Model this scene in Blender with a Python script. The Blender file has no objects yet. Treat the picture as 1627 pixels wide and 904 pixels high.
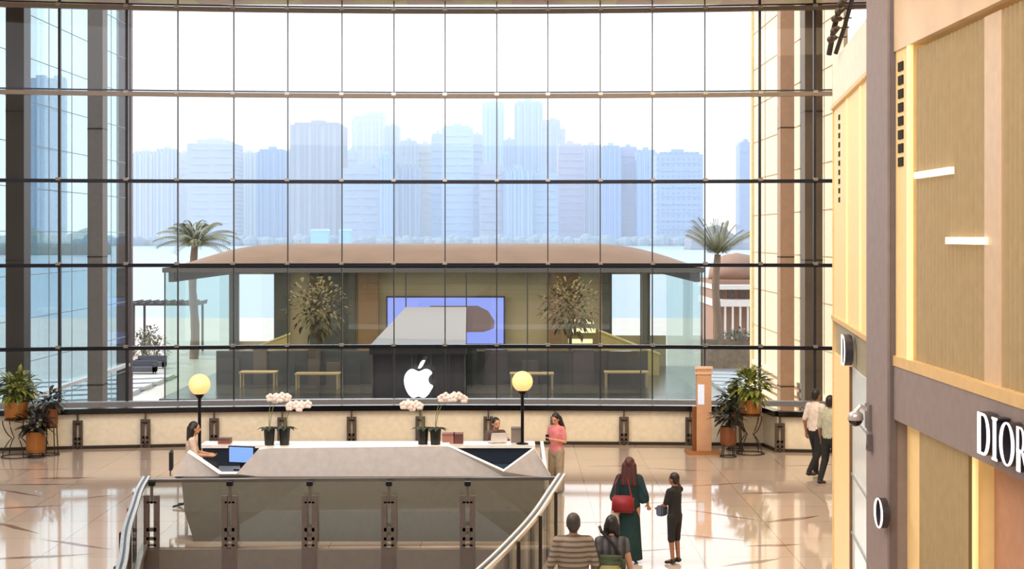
import bpy, bmesh, math, random
from mathutils import Vector, Matrix
PI = math.pi
SC = bpy.context.scene
COL = SC.collection
random.seed(7)
F = 2400.0            # focal length in pixels of the 1627 px wide frame
CX, CY, EYE = 813.0, 375.0, 5.1
def wx(px, D): return (px - CX) * D / F
def wz(py, D): return EYE - (py - CY) * D / F
def lin(c): return c / 12.92 if c <= .04045 else ((c + .055) / 1.055) ** 2.4
def rgb(r, g, b): return (lin(r / 255), lin(g / 255), lin(b / 255), 1)

# ---------------------------------------------------------------- camera
cam = bpy.data.objects.new('camera', bpy.data.cameras.new('camera'))
COL.objects.link(cam)
cam.location = (0, 0, EYE); cam.rotation_euler = (PI / 2, 0, 0)
cam.data.sensor_width = 36; cam.data.lens = 36 * F / 1627
cam.data.shift_x = (813.5 - CX) / 1627; cam.data.shift_y = -(452 - CY) / 1627
cam.data.clip_end = 9000; cam.data.clip_start = .2
SC.camera = cam
# ---------------------------------------------------------------- look
SC.view_settings.view_transform = 'Standard'; SC.view_settings.look = 'None'
SC.view_settings.gamma = 1; SC.view_settings.use_curve_mapping = False
SC.view_settings.exposure = 0.3
SC.cycles.max_bounces = 8; SC.cycles.transparent_max_bounces = 16
SC.cycles.glossy_bounces = 4; SC.cycles.diffuse_bounces = 3
SC.cycles.caustics_reflective = False; SC.cycles.caustics_refractive = False
SC.cycles.sample_clamp_indirect = 4; SC.cycles.volume_bounces = 3
# ---------------------------------------------------------------- sky
W = bpy.data.worlds.new('sky'); SC.world = W; W.use_nodes = True
nt = W.node_tree; nt.nodes.clear()
out = nt.nodes.new('ShaderNodeOutputWorld'); bg = nt.nodes.new('ShaderNodeBackground')
tc = nt.nodes.new('ShaderNodeTexCoord'); sp = nt.nodes.new('ShaderNodeSeparateXYZ')
cr = nt.nodes.new('ShaderNodeValToRGB')
nt.links.new(tc.outputs['Generated'], sp.inputs[0]); nt.links.new(sp.outputs['Z'], cr.inputs[0])
cr.color_ramp.elements[0].position = 0; cr.color_ramp.elements[0].color = (.97, .965, .955, 1)
cr.color_ramp.elements[1].position = 1; cr.color_ramp.elements[1].color = (.55, .72, 1.0, 1)
e = cr.color_ramp.elements.new(.16); e.color = (.93, .94, .95, 1)
nt.links.new(cr.outputs[0], bg.inputs[0]); bg.inputs[1].default_value = 1.5
nt.links.new(bg.outputs[0], out.inputs[0])
# ---------------------------------------------------------------- sun, pavilion lamp and added atrium fill lamps
def light(name, kind, loc, energy, color, size=None, size_y=None, rot=(0, 0, 0), target=None):
    d = bpy.data.lights.new(name, kind); o = bpy.data.objects.new(name, d); COL.objects.link(o)
    d.energy = energy; d.color = color; o.location = loc; o.rotation_euler = rot
    if kind == 'AREA':
        d.shape = 'RECTANGLE'; d.size = size; d.size_y = size_y or size
    if target: o.rotation_euler = (Vector(target) - Vector(loc)).to_track_quat('-Z', 'Y').to_euler()
    return o
az, el = math.radians(74), math.radians(42)
sd = Vector((-math.sin(az) * math.cos(el), math.cos(az) * math.cos(el), math.sin(el)))
sun = light('sun', 'SUN', (0, 0, 60), 3.2, (1, .84, .62)); sun.data.angle = math.radians(2)
sun.rotation_euler = sd.to_track_quat('Z', 'Y').to_euler()
light('atrium_fill', 'AREA', (-10, 23, 15.2), 2000, (.84, .90, 1), 12, 18, target=(-12, 30, 0))  # unseen area lamps added under the ceiling to light the atrium
light('atrium_fill', 'AREA', (6, 26, 14.8), 1700, (1, .76, .46), 10, 10, target=(5, 34, 0))
light('atrium_fill', 'AREA', (-1, 21.5, 15.2), 700, (1, .90, .78), 10, 8, target=(-1, 30, 0))
light('atrium_fill', 'AREA', (-6, 21, 14.6), 1100, (1, .84, .62), 8, 8, target=(4, 13, 4.5))  # warm unseen lamp added to brighten the shopfronts
light('atrium_fill', 'AREA', (-2, 5, 13.5), 1500, (1, .95, .92), 12, 8, target=(-1, 32, 0))  # added frontal fill for the desk and far balustrade
light('pavilion_light', 'AREA', (-4.4, 95, 2.6), 2600, (1, .86, .62), 26, 12)

# ---------------------------------------------------------------- materials
MATS = {}
def mat(name, c=None, rough=.5, metal=0, spec=.5, emit=None, es=0, noise=0, nscale=8, bump=0, coat=0):
    if name in MATS: return MATS[name]
    m = bpy.data.materials.new(name); m.use_nodes = True
    n = m.node_tree.nodes; l = m.node_tree.links; b = n['Principled BSDF']
    b.inputs['Roughness'].default_value = rough; b.inputs['Metallic'].default_value = metal
    b.inputs['Specular IOR Level'].default_value = spec
    b.inputs['Coat Weight'].default_value = coat
    b.inputs['Base Color'].default_value = c
    if emit: b.inputs['Emission Color'].default_value = emit; b.inputs['Emission Strength'].default_value = es
    t = n.new('ShaderNodeTexCoord'); no = n.new('ShaderNodeTexNoise'); no.inputs['Scale'].default_value = nscale
    l.new(t.outputs['Object'], no.inputs['Vector'])
    r = n.new('ShaderNodeValToRGB')
    k = noise if noise else .06
    r.color_ramp.elements[0].position = .3; r.color_ramp.elements[1].position = .7
    r.color_ramp.elements[0].color = tuple(x * (1 - k) for x in c[:3]) + (1,)
    r.color_ramp.elements[1].color = tuple(min(1, x * (1 + k)) for x in c[:3]) + (1,)
    l.new(no.outputs['Fac'], r.inputs[0]); l.new(r.outputs[0], b.inputs['Base Color'])
    if bump:
        bu = n.new('ShaderNodeBump'); bu.inputs['Strength'].default_value = bump
        l.new(no.outputs['Fac'], bu.inputs['Height']); l.new(bu.outputs[0], b.inputs['Normal'])
    MATS[name] = m; return m
def glass(name, tint, refl=.08, rough=.0, k=.5):
    """thin architectural glass: a tinted clear pane with a Fresnel reflection"""
    if name in MATS: return MATS[name]
    m = bpy.data.materials.new(name); m.use_nodes = True
    n = m.node_tree.nodes; l = m.node_tree.links; n.clear()
    o = n.new('ShaderNodeOutputMaterial'); mx = n.new('ShaderNodeMixShader'); t = n.new('ShaderNodeBsdfTransparent')
    g = n.new('ShaderNodeBsdfGlossy'); g.inputs['Roughness'].default_value = rough
    t.inputs[0].default_value = tint
    lw = n.new('ShaderNodeLayerWeight'); lw.inputs[0].default_value = .25
    ma = n.new('ShaderNodeMath'); ma.operation = 'MULTIPLY_ADD'; ma.inputs[1].default_value = k; ma.inputs[2].default_value = refl
    l.new(lw.outputs['Fresnel'], ma.inputs[0]); l.new(ma.outputs[0], mx.inputs[0])
    l.new(t.outputs[0], mx.inputs[1]); l.new(g.outputs[0], mx.inputs[2]); l.new(mx.outputs[0], o.inputs[0])
    MATS[name] = m; return m
def stripes(name, ca, cb, axis='Z', period=.08, duty=.5, rough=.7, kind='Object', emit=0, soft=.08, spec=.5):
    m = bpy.data.materials.new(name); m.use_nodes = True
    n = m.node_tree.nodes; l = m.node_tree.links; b = n['Principled BSDF']
    t = n.new('ShaderNodeTexCoord'); s = n.new('ShaderNodeSeparateXYZ'); l.new(t.outputs[kind], s.inputs[0])
    a = n.new('ShaderNodeMath'); a.operation = 'DIVIDE'; a.inputs[1].default_value = period; l.new(s.outputs[axis], a.inputs[0])
    f = n.new('ShaderNodeMath'); f.operation = 'FRACT'; l.new(a.outputs[0], f.inputs[0])
    r = n.new('ShaderNodeValToRGB'); l.new(f.outputs[0], r.inputs[0])
    r.color_ramp.elements[0].position = max(0, duty - soft); r.color_ramp.elements[0].color = ca
    r.color_ramp.elements[1].position = min(1, duty + soft); r.color_ramp.elements[1].color = cb
    l.new(r.outputs[0], b.inputs['Base Color']); b.inputs['Roughness'].default_value = rough
    b.inputs['Specular IOR Level'].default_value = spec
    if emit: l.new(r.outputs[0], b.inputs['Emission Color']); b.inputs['Emission Strength'].default_value = emit
    return m
def facade(name, wall, win, fx, fz, wx_=.5, wz_=.5):
    """tower facade: rows of windows in object space, separate colours for wall and panes"""
    m = bpy.data.materials.new(name); m.use_nodes = True
    n = m.node_tree.nodes; l = m.node_tree.links; b = n['Principled BSDF']
    t = n.new('ShaderNodeTexCoord'); s = n.new('ShaderNodeSeparateXYZ'); l.new(t.outputs['Object'], s.inputs[0])
    def band(o, p, d):
        a = n.new('ShaderNodeMath'); a.operation = 'DIVIDE'; a.inputs[1].default_value = p; l.new(o, a.inputs[0])
        f = n.new('ShaderNodeMath'); f.operation = 'FRACT'; l.new(a.outputs[0], f.inputs[0])
        g = n.new('ShaderNodeMath'); g.operation = 'LESS_THAN'; g.inputs[1].default_value = d; l.new(f.outputs[0], g.inputs[0])
        return g.outputs[0]
    ad = n.new('ShaderNodeMath'); ad.operation = 'ADD'; l.new(s.outputs['X'], ad.inputs[0]); l.new(s.outputs['Y'], ad.inputs[1])
    mu = n.new('ShaderNodeMath'); mu.operation = 'MULTIPLY'
    l.new(band(ad.outputs[0], fx, wx_), mu.inputs[0]); l.new(band(s.outputs['Z'], fz, wz_), mu.inputs[1])
    mx = n.new('ShaderNodeMixRGB'); mx.inputs[1].default_value = wall; mx.inputs[2].default_value = win
    l.new(mu.outputs[0], mx.inputs[0]); l.new(mx.outputs[0], b.inputs['Base Color']); b.inputs['Roughness'].default_value = .6
    return m

# ---------------------------------------------------------------- helpers
def link(name, bm, m, parent=None, smooth=False, loc=None):
    me = bpy.data.meshes.new(name); bmesh.ops.recalc_face_normals(bm, faces=bm.faces) if smooth != 'flat_open' else None
    bm.to_mesh(me); bm.free()
    if smooth is True:
        for p in me.polygons: p.use_smooth = True
    o = bpy.data.objects.new(name, me); COL.objects.link(o)
    for mm in (m if isinstance(m, (list, tuple)) else [m]): me.materials.append(mm)
    if parent: o.parent = parent
    if loc: o.location = loc
    return o
def tag(o, label, cat, group=None, kind=None):
    o['label'] = label; o['category'] = cat
    if group: o['group'] = group
    if kind: o['kind'] = kind
    return o
GROUPS = {'structural_column': 'columns outside the curtain wall', 'tower_building': 'city towers across the bay', 'palm_tree': 'date palms beside the pavilion',
          'globe_lamp': 'globe lamps on the desk', 'potted_orchid': 'orchids on the counter', 'display_table': 'display tables inside the pavilion',
          'indoor_tree': 'indoor trees of the pavilion', 'potted_plant': 'potted plants by the far balustrade', 'plant_stand': 'wire plant stands',
          'terrace_shrub': 'shrubs on the cafe terrace', 'outdoor_sofa': 'lounge sofas on the terrace', 'terrace_steps': 'terrace steps',
          'brochure_box': 'boxes on the rear counter', 'waterside_hall': 'blue halls on the far shore', 'display_bench': 'display benches in the pavilion'}
def thing(name, label, cat, loc=(0, 0, 0), rz=0, group=None, kind=None):
    o = bpy.data.objects.new(name, None); COL.objects.link(o); o.empty_display_size = .2
    group = group or GROUPS.get(name)
    o.location = loc; o.rotation_euler = (0, 0, rz); tag(o, label, cat, group, kind); return o
def struct(o):
    o['kind'] = 'structure'; return o
def box(bm, x0, x1, y0, y1, z0, z1, mi=0):
    vs = [bm.verts.new((x, y, z)) for x in (x0, x1) for y in (y0, y1) for z in (z0, z1)]
    for q in ((0, 1, 3, 2), (4, 6, 7, 5), (0, 4, 5, 1), (2, 3, 7, 6), (0, 2, 6, 4), (1, 5, 7, 3)):
        f = bm.faces.new([vs[i] for i in q]); f.material_index = mi
    return vs
def beam(bm, a, b, w, h, up=(0, 0, 1)):
    a = Vector(a); b = Vector(b); d = (b - a).normalized(); s = d.cross(Vector(up))
    s = s.normalized() if s.length > 1e-5 else Vector((1, 0, 0)); u = s.cross(d)
    vs = []
    for p in (a, b):
        for (i, j) in ((-1, -1), (1, -1), (1, 1), (-1, 1)): vs.append(bm.verts.new(p + s * i * w / 2 + u * j * h / 2))
    for q in ((3, 2, 1, 0), (4, 5, 6, 7), (0, 1, 5, 4), (1, 2, 6, 5), (2, 3, 7, 6), (3, 0, 4, 7)): bm.faces.new([vs[i] for i in q])
def ring_loft(bm, rings, close=True, cap=True):
    vr = [[bm.verts.new(p) for p in r] for r in rings]
    for a, b in zip(vr, vr[1:]):
        n = len(a)
        for i in range(n if close else n - 1): bm.faces.new((a[i], a[(i + 1) % n], b[(i + 1) % n], b[i]))
    if cap: bm.faces.new(list(reversed(vr[0]))); bm.faces.new(vr[-1])
def lathe(bm, prof, c=(0, 0, 0), n=24, sx=1, sy=1):
    c = Vector(c)
    ring_loft(bm, [[c + Vector((max(r, 1e-4) * sx * math.cos(2 * PI * i / n), max(r, 1e-4) * sy * math.sin(2 * PI * i / n), z)) for i in range(n)] for r, z in prof])
def tube(bm, pts, r, n=8):
    pts = [Vector(p) for p in pts]; rr = r if isinstance(r, (list, tuple)) else [r] * len(pts); rings = []
    for i, p in enumerate(pts):
        d = (pts[min(i + 1, len(pts) - 1)] - pts[max(i - 1, 0)]).normalized()
        ref = Vector((0, 0, 1)) if abs(d.z) < .9 else Vector((0, 1, 0))
        s = d.cross(ref).normalized(); u = s.cross(d)
        rings.append([p + (s * math.cos(2 * PI * k / n) + u * math.sin(2 * PI * k / n)) * rr[i] for k in range(n)])
    ring_loft(bm, rings)
def ball(bm, c, r, sx=1, sy=1, sz=1, seg=16, rot=None):
    M = Matrix.Translation(c) @ (rot or Matrix.Identity(4)) @ Matrix.Diagonal((r * sx, r * sy, r * sz, 1))
    bmesh.ops.create_uvsphere(bm, u_segments=seg, v_segments=max(6, seg // 2), radius=1, matrix=M)
def prism(bm, pts, ax, a, b):
    """extrude a 2D outline; ax 'y': pts are (x, z); ax 'x': pts are (y, z); ax 'z': pts are (x, y)"""
    mk = {'y': lambda p, t: (p[0], t, p[1]), 'x': lambda p, t: (t, p[0], p[1]), 'z': lambda p, t: (p[0], p[1], t)}[ax]
    v0 = [bm.verts.new(mk(p, a)) for p in pts]; v1 = [bm.verts.new(mk(p, b)) for p in pts]; n = len(pts)
    bm.faces.new(v0); bm.faces.new(list(reversed(v1)))
    for i in range(n): bm.faces.new((v0[i], v1[i], v1[(i + 1) % n], v0[(i + 1) % n]))
B = bmesh.new

# colours
BLACK = mat('black_metal', rgb(24, 24, 28), .35, .6)
DKBRONZE = mat('dark_bronze', rgb(60, 52, 46), .4, .6)
STEEL = mat('brushed_steel', rgb(170, 166, 160), .3, .9)
CREAM = mat('cream_panel', rgb(236, 226, 204), .35, coat=.2)
WHITE = mat('white_solid_surface', rgb(236, 232, 232), .3)
BASE_SHADE = mat('desk_base_shade', rgb(86, 82, 74), .6, spec=.25)  # desk base darkened so its colour carries the shade of the recess

# ================================================================ SETTING
# floor with a void: outline of the void
VR = [(.84, 25.2), (.62, 23.6), (.34, 21.6), (.02, 19.8), (-.33, 18.1), (-.8, 16.2), (-1.5, 14.0), (-2.4, 12.5), (-3.4, 12.3)]
VL = [(-6.02, 24.9), (-5.82, 23.6), (-5.55, 22.2), (-5.2, 20.4), (-4.72, 18.3), (-4.3, 16), (-3.9, 13.6), (-3.4, 12.3)]
FY = 24.75
def floor_mat():
    m = bpy.data.materials.new('polished_marble'); m.use_nodes = True
    n = m.node_tree.nodes; l = m.node_tree.links; b = n['Principled BSDF']
    t = n.new('ShaderNodeTexCoord'); br = n.new('ShaderNodeTexBrick'); l.new(t.outputs['Object'], br.inputs['Vector'])
    br.offset = 0; br.inputs['Scale'].default_value = 1; br.inputs['Brick Width'].default_value = 1.5; br.inputs['Row Height'].default_value = 1.5
    br.inputs['Mortar Size'].default_value = .007
    br.inputs['Color1'].default_value = rgb(206, 190, 178); br.inputs['Color2'].default_value = rgb(200, 183, 171); br.inputs['Mortar'].default_value = rgb(150, 136, 124)
    no = n.new('ShaderNodeTexNoise'); no.inputs['Scale'].default_value = .9; no.inputs['Detail'].default_value = 6; l.new(t.outputs['Object'], no.inputs['Vector'])
    mx = n.new('ShaderNodeMixRGB'); mx.blend_type = 'MULTIPLY'; mx.inputs[0].default_value = .12
    l.new(br.outputs[0], mx.inputs[1]); l.new(no.outputs['Color'], mx.inputs[2]); l.new(mx.outputs[0], b.inputs['Base Color'])
    b.inputs['Roughness'].default_value = .05; b.inputs['Specular IOR Level'].default_value = 1.0; b.inputs['IOR'].default_value = 1.7
    bu = n.new('ShaderNodeBump'); bu.inputs['Strength'].default_value = .012; n2 = n.new('ShaderNodeTexNoise'); n2.inputs['Scale'].default_value = 2.2
    l.new(t.outputs['Object'], n2.inputs['Vector']); l.new(n2.outputs['Fac'], bu.inputs['Height']); l.new(bu.outputs[0], b.inputs['Normal'])
    return m
MARBLE = floor_mat()
FASCIA = mat('slab_fascia', rgb(116, 108, 100), .5)
bm = B()
def slab(pts):
    prism(bm, pts, 'z', -.6, 0)
slab([(-20, FY), (14, FY), (14, 37.6), (-20, 37.6)])
for a, b_ in zip(VR, VR[1:]):                       # right of the void
    slab([(a[0], min(a[1], FY)), (14, min(a[1], FY)), (14, b_[1]), (b_[0], b_[1])])
for a, b_ in zip(VL, VL[1:]):
    slab([(a[0], min(a[1], FY)), (-20, min(a[1], FY)), (-20, b_[1]), (b_[0], b_[1])])
slab([(-20, 12.3), (14, 12.3), (14, 3), (-20, 3)])
fl = struct(link('floor', bm, MARBLE))
# brown marble shards let into the floor
bm = B()
rs = random.Random(11)
def shard(x, y, ang, L, w):
    c, s = math.cos(ang), math.sin(ang)
    pts = [(-L / 2, 0), (-L * .1, w / 2), (L / 2, w * .15), (L * .1, -w / 2)]
    q = [(x + p[0] * c - p[1] * s, y + p[0] * s + p[1] * c) for p in pts]
    prism(bm, q, 'z', -.003, .0012)
for (px, D, a, L, w) in [(1140, 31.0, .35, 1.6, .12), (1225, 30.0, .2, 1.5, .16), (1150, 27.6, 2.4, 1.7, .12), (1260, 27.2, .5, 1.3, .25), (1230, 24.9, .15, 1.0, .2),
                         (1120, 25.6, 2.7, 1.6, .14), (1195, 23.6, .5, 1.2, .2), (60, 31.0, .05, 2.2, .14), (30, 30, 2.5, 1.6, .12), (40, 28.4, .3, 1.6, .16), (20, 26.5, 2.4, 1.8, .16),
                         (100, 31.8, .1, 1.3, .3), (45, 33.0, 0, 1.8, .12), (150, 29.5, .7, 1.0, .1), (980, 33.5, .1, 1.3, .1), (1075, 33.0, 2.8, 1.5, .1), (1290, 33.6, .2, 1.4, .12), (1060, 28.9, .1, 1.6, .08),
                         (940, 26.9, .05, 1.9, .07), (1030, 24.5, .3, 1.3, .1), (120, 25.0, 2.6, 1.7, .15), (60, 24.0, .25, 1.8, .2)]:
    shard(wx(px, D), D, a, L, w)
link('floor_inlay', bm, mat('brown_marble', rgb(132, 104, 90), .12), fl)

# lower level seen down the void
bm = B(); box(bm, -20, 14, 3, 40, -5.4, -5.2); struct(link('floor_lower', bm, mat('lower_floor', rgb(150, 140, 128), .2)))
# ceiling and enclosing walls
bm = B(); box(bm, -21, 15, 35.5, 42.6, 11.62, 11.9); box(bm, -21, 15, -8, 36, 15.8, 16); box(bm, -21, 15, 35.5, 35.8, 11.6, 16)
struct(link('ceiling', bm, stripes('ceiling_panels', rgb(214, 178, 158), rgb(226, 206, 160), 'X', 2.92, .5, .5)))
bm = B(); box(bm, -21, -20, -8, 43, -5.3, 16); struct(link('wall_left', bm, mat('painted_wall', rgb(216, 210, 200), .7)))
bm = B(); box(bm, -21, 15, -8.3, -8, -5.3, 16); struct(link('wall_back', bm, mat('painted_wall', None)))
bm = B(); box(bm, 14, 15, -8, 43, -5.3, 16); struct(link('wall_right', bm, mat('painted_wall', None)))

# ---------------------------------------------------------------- curtain wall (arc)
def cw(X): return 42.0 - 1.3 * ((X + 1.1) / 13) ** 2
ZT = [11.33, 8.98, 6.60, 4.30, 2.04]
MUL = [-1, 103, 205, 283, 370, 455, 541, 624, 706, 789, 871, 955, 1038, 1121, 1207, 1292, 1378]
MX = [wx(p, 41.5) for p in MUL]
win = thing('window_1', 'great curved curtain wall of clear glass facing the water', 'window', (0, 42, 0), kind='structure')
def wl(v): return (v[0], v[1] - 42, v[2])
XS = [-16.5] + MX + [11.2]
bm = B()
for a, b_ in zip(XS, XS[1:]):
    vs = [bm.verts.new((x, cw(x) - 42 + .06, z)) for x, z in ((a, -.5), (b_, -.5), (b_, 11.7), (a, 11.7))]; bm.faces.new(vs)
link('window_glass', bm, glass('curtain_glass', (.97, .98, .975, 1), .012, k=.22), win, smooth='flat_open')
MULL = mat('mullion_metal', rgb(66, 64, 66), .3, .7)
for x in MX:
    bm = B(); w = .028 if abs(x) < 10.5 and x < 6.5 else .07
    box(bm, x - w / 2, x + w / 2, cw(x) - 42 - .06, cw(x) - 42 + .04, -.5, 11.7)
    link('mullion', bm, MULL, win)
TRANS = mat('transom_metal', rgb(38, 38, 48), .25, .6)
TRL = mat('transom_light_metal', rgb(112, 98, 84), .35, .5)
for i, z in enumerate(ZT):
    bm = B(); h = .12 if i < 2 else .1
    xs = [-16.5 + 27.7 * k / 48 for k in range(49)]
    for a, b_ in zip(xs, xs[1:]):
        beam(bm, (a, cw(a) - 42 - .09, z), (b_ + .01, cw(b_) - 42 - .09, z), .16, h)
    link('transom', bm, TRL if i < 2 else TRANS, win)
    if i in (0, 1):
        bm = B()
        for a, b_ in zip(xs, xs[1:]):
            beam(bm, (a, cw(a) - 42 - .12, z + .1), (b_ + .01, cw(b_) - 42 - .12, z + .1), .05, .04)
        link('transom_rod', bm, TRANS, win)
    bm = B()
    for x in MX: box(bm, x - .06, x + .06, cw(x) - 42 - .2, cw(x) - 42 - .1, z + .01, z + .09)
    link('glass_clamp', bm, STEEL, win)
bm = B()
xs = [-16.5 + 27.7 * k / 48 for k in range(49)]
for a, b_ in zip(xs, xs[1:]): beam(bm, (a, cw(a) - 42 - .1, .52), (b_ + .01, cw(b_) - 42 - .1, .52), .3, .14)
link('window_sill', bm, mat('sill_metal', rgb(150, 148, 150), .35, .6), win)
# columns
def column(px0, px1, D, label, m, d=.6, cap=None):
    t = thing('structural_column', label, 'column', ((wx(px0, D) + wx(px1, D)) / 2, D + d / 2, -4))
    w = (wx(px1, D) - wx(px0, D)) / 2
    bm = B(); box(bm, -w, w, -d / 2, d / 2, .0, 19.6); box(bm, -w * 1.12, w * 1.12, -d / 2 - .04, d / 2, 0, .5); link('shaft', bm, m, t)
    bm = B()
    for z in (4.2, 8.4, 12.6, 16.8): box(bm, -w * 1.02, w * 1.02, -d / 2 - .015, d / 2, z, z + .04)
    link('joint_band', bm, DKBRONZE, t)
column(9, 38, 42.6, 'near-black steel column behind the left end of the glass wall', mat('charcoal_column', rgb(52, 50, 50), .45))
column(139, 163, 49.5, 'grey-brown outdoor column in front of the left glass wing', mat('greybrown_column', rgb(120, 110, 104), .5))
column(1279, 1307, 42.6, 'dark grey-brown column behind the right end of the glass wall', mat('umber_column', rgb(106, 92, 78), .5))
column(1240, 1262, 49.0, 'slim tan outdoor column in front of the sunlit right wing', mat('tan_column', rgb(166, 132, 108), .5))

# ---------------------------------------------------------------- outdoors: ground, sea
GZ = -4.0
bm = B(); box(bm, -120, 120, 38, 168, GZ - 1.5, GZ)
gm = mat('terrace_paving', rgb(196, 190, 182), .35, noise=.08, nscale=.6)
struct(link('ground', bm, gm))
bm = B(); box(bm, -2500, 2500, 168, 3200, -6.6, -6.0)
def sea_mat():
    m = bpy.data.materials.new('calm_sea'); m.use_nodes = True
    n = m.node_tree.nodes; l = m.node_tree.links; b = n['Principled BSDF']
    b.inputs['Base Color'].default_value = rgb(150, 176, 196); b.inputs['Roughness'].default_value = .28; b.inputs['IOR'].default_value = 1.33
    t = n.new('ShaderNodeTexCoord'); no = n.new('ShaderNodeTexNoise'); no.inputs['Scale'].default_value = .08; no.inputs['Detail'].default_value = 5
    bu = n.new('ShaderNodeBump'); bu.inputs['Strength'].default_value = .3
    l.new(t.outputs['Object'], no.inputs['Vector']); l.new(no.outputs['Fac'], bu.inputs['Height']); l.new(bu.outputs[0], b.inputs['Normal'])
    return m
o = link('sea', bm, sea_mat()); tag(o, 'pale blue bay between the glass pavilion and the city', 'water', kind='structure')

# wings of the mall left and right outside
def wing(name, X, y0, y1, m, jm, side, rows, cols, label):
    t = thing(name, label, 'building', (X, y0, GZ))
    bm = B(); d = .12 * side
    box(bm, min(0, d), max(0, d), 0, y1 - y0, .02, 19.8); link('cladding', bm, m, t)
    bm = B(); g = -.02 * side
    for k in range(rows + 1):
        z = 19.8 * k / rows; box(bm, min(0, g), max(0, g), 0, y1 - y0, z - .012, z + .012)
    for k in range(1, cols):
        y = (y1 - y0) * k / cols; box(bm, min(0, g), max(0, g), y - .012, y + .012, .02, 19.8)
    link('panel_joint', bm, jm, t)
    return t
lw_ = wing('glass_wing', -14.7, 43, 57.9, glass('blue_wing_glass', (.76, .87, .90, 1), .06, k=.25), mat('joint_grey', rgb(140, 152, 160), .5), -1, 15, 6, 'left wing of the building in blue tinted glass with thin joints')
bm = B(); box(bm, -.45, .12, 14.9, 15.15, .02, 19.8); link('end_post', bm, mat('plum_metal', rgb(120, 100, 98), .4, .5), lw_)
rw_ = wing('stone_wing', 9.45, 43, 58.9, mat('warm_stone', rgb(232, 216, 190), .6), mat('joint_sand', rgb(186, 158, 120), .6), 1, 14, 6, 'right wing of the building in sunlit cream stone panels')
bm = B(); box(bm, -.1, .5, 15.9, 16.3, .02, 19.8); link('end_post', bm, mat('gold_trim', rgb(240, 220, 170), .4), rw_)

bm = B(); box(bm, -.12, .10, 0, 14.8, 4.12, 4.24); link('low_rail', bm, mat('pale_rail', rgb(214, 208, 204), .4), lw_)
for k in range(8):
    bm = B(); z = 4.3 - k * .30; box(bm, -.10, 0, 0, 15.8, z - .16, z); link('cladding_band', bm, mat('cream_band', rgb(240, 226, 196), .5), rw_)  # cream bands along the lower wing
bm = B(); box(bm, -.03, 0, 0, 15.8, 2.0, 4.1); link('band_backing', bm, mat('band_tan', rgb(168, 132, 108), .6), rw_)
# terrace steps (diagonal cascades) left and right of the pavilion
def steps(label, x0, x1, y0, y1, ang, n, m1, m2):
    t = thing('terrace_steps', label, 'steps', ((x0 + x1) / 2, (y0 + y1) / 2, GZ))
    L = (x1 - x0); W_ = (y1 - y0)
    bm = B(); bm2 = B()
    for k in range(n):
        yy = -W_ / 2 + W_ * k / n
        hh = .03 + .16 * (n - k) / n * 1.0
        sh = math.tan(ang) * L
        prism(bm, [(-L / 2, yy), (L / 2, yy + sh), (L / 2, yy + sh + W_ / n * .62), (-L / 2, yy + W_ / n * .62)], 'z', 0, .24)
        prism(bm2, [(-L / 2, yy + W_ / n * .62), (L / 2, yy + sh + W_ / n * .62), (L / 2, yy + sh + W_ / n), (-L / 2, yy + W_ / n)], 'z', 0, .06)
    link('stone_tread', bm, m1, t); link('dark_recess', bm2, m2, t)
PALE = mat('pale_stone', rgb(216, 214, 212), .5); SLATE = mat('wet_slate', rgb(74, 92, 112), .35)
steps('pale terrace steps with dark slots beyond the left glass wing', -46, -21.6, 60, 87, .42, 9, PALE, SLATE)
steps('pale terrace steps right of the glass pavilion', 12.2, 30, 64, 100, -.30, 15, PALE, mat('step_slot_stone', rgb(150, 160, 176), .3))  # slots in a greyer stone than the treads

# ---------------------------------------------------------------- glass pavilion
PX0, PX1, PY0, PY1 = -19.5, 10.75, 85.0, 105.0
pv = thing('glass_pavilion', 'low glass pavilion shop with a curved bronze roof on the waterfront terrace', 'building', ((PX0 + PX1) / 2, 95, GZ))
pc = (PX0 + PX1) / 2
def pl(x, y, z): return (x - pc, y - 95, z - GZ)
BRONZE = mat('roof_bronze', rgb(128, 96, 66), .5, 0, spec=.2, noise=.1, nscale=.7)
bm = B()
NX, NY = 60, 30; ex0, ex1, ey0, ey1 = PX0 - .1, PX1 + .1, PY0 - .3, PY1 + 3
def rz_(u, v):
    dx = min(u - ex0, ex1 - u); dy = min(v - ey0, ey1 - v)
    f = lambda t, L: math.sin(min(1, max(0, t / L)) * PI / 2)
    return 3.32 + 1.28 * min(f(dx, 5.5), 1) * f(dy + .8, 6)
g = [[bm.verts.new(pl(ex0 + (ex1 - ex0) * (i / NX), ey0 + (ey1 - ey0) * (j / NY), rz_(ex0 + (ex1 - ex0) * i / NX, ey0 + (ey1 - ey0) * j / NY))) for j in range(NY + 1)] for i in range(NX + 1)]
for i in range(NX):
    for j in range(NY): bm.faces.new((g[i][j], g[i + 1][j], g[i + 1][j + 1], g[i][j + 1]))
link('roof', bm, BRONZE, pv, smooth=True)
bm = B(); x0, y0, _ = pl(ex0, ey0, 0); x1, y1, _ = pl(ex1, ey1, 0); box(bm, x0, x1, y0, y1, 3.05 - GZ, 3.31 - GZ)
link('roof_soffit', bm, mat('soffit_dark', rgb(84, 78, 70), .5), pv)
GP = glass('pavilion_glass', (.84, .86, .82, 1), .05, k=.3)
GS = glass('pavilion_side_glass', (.72, .86, .80, 1), .05, k=.3)
bm = B(); bm.faces.new([bm.verts.new(pl(x, PY0, z)) for x, z in ((PX0, GZ), (PX1, GZ), (PX1, 3.1), (PX0, 3.1))]); link('front_glass', bm, GP, pv, smooth='flat_open')
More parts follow.
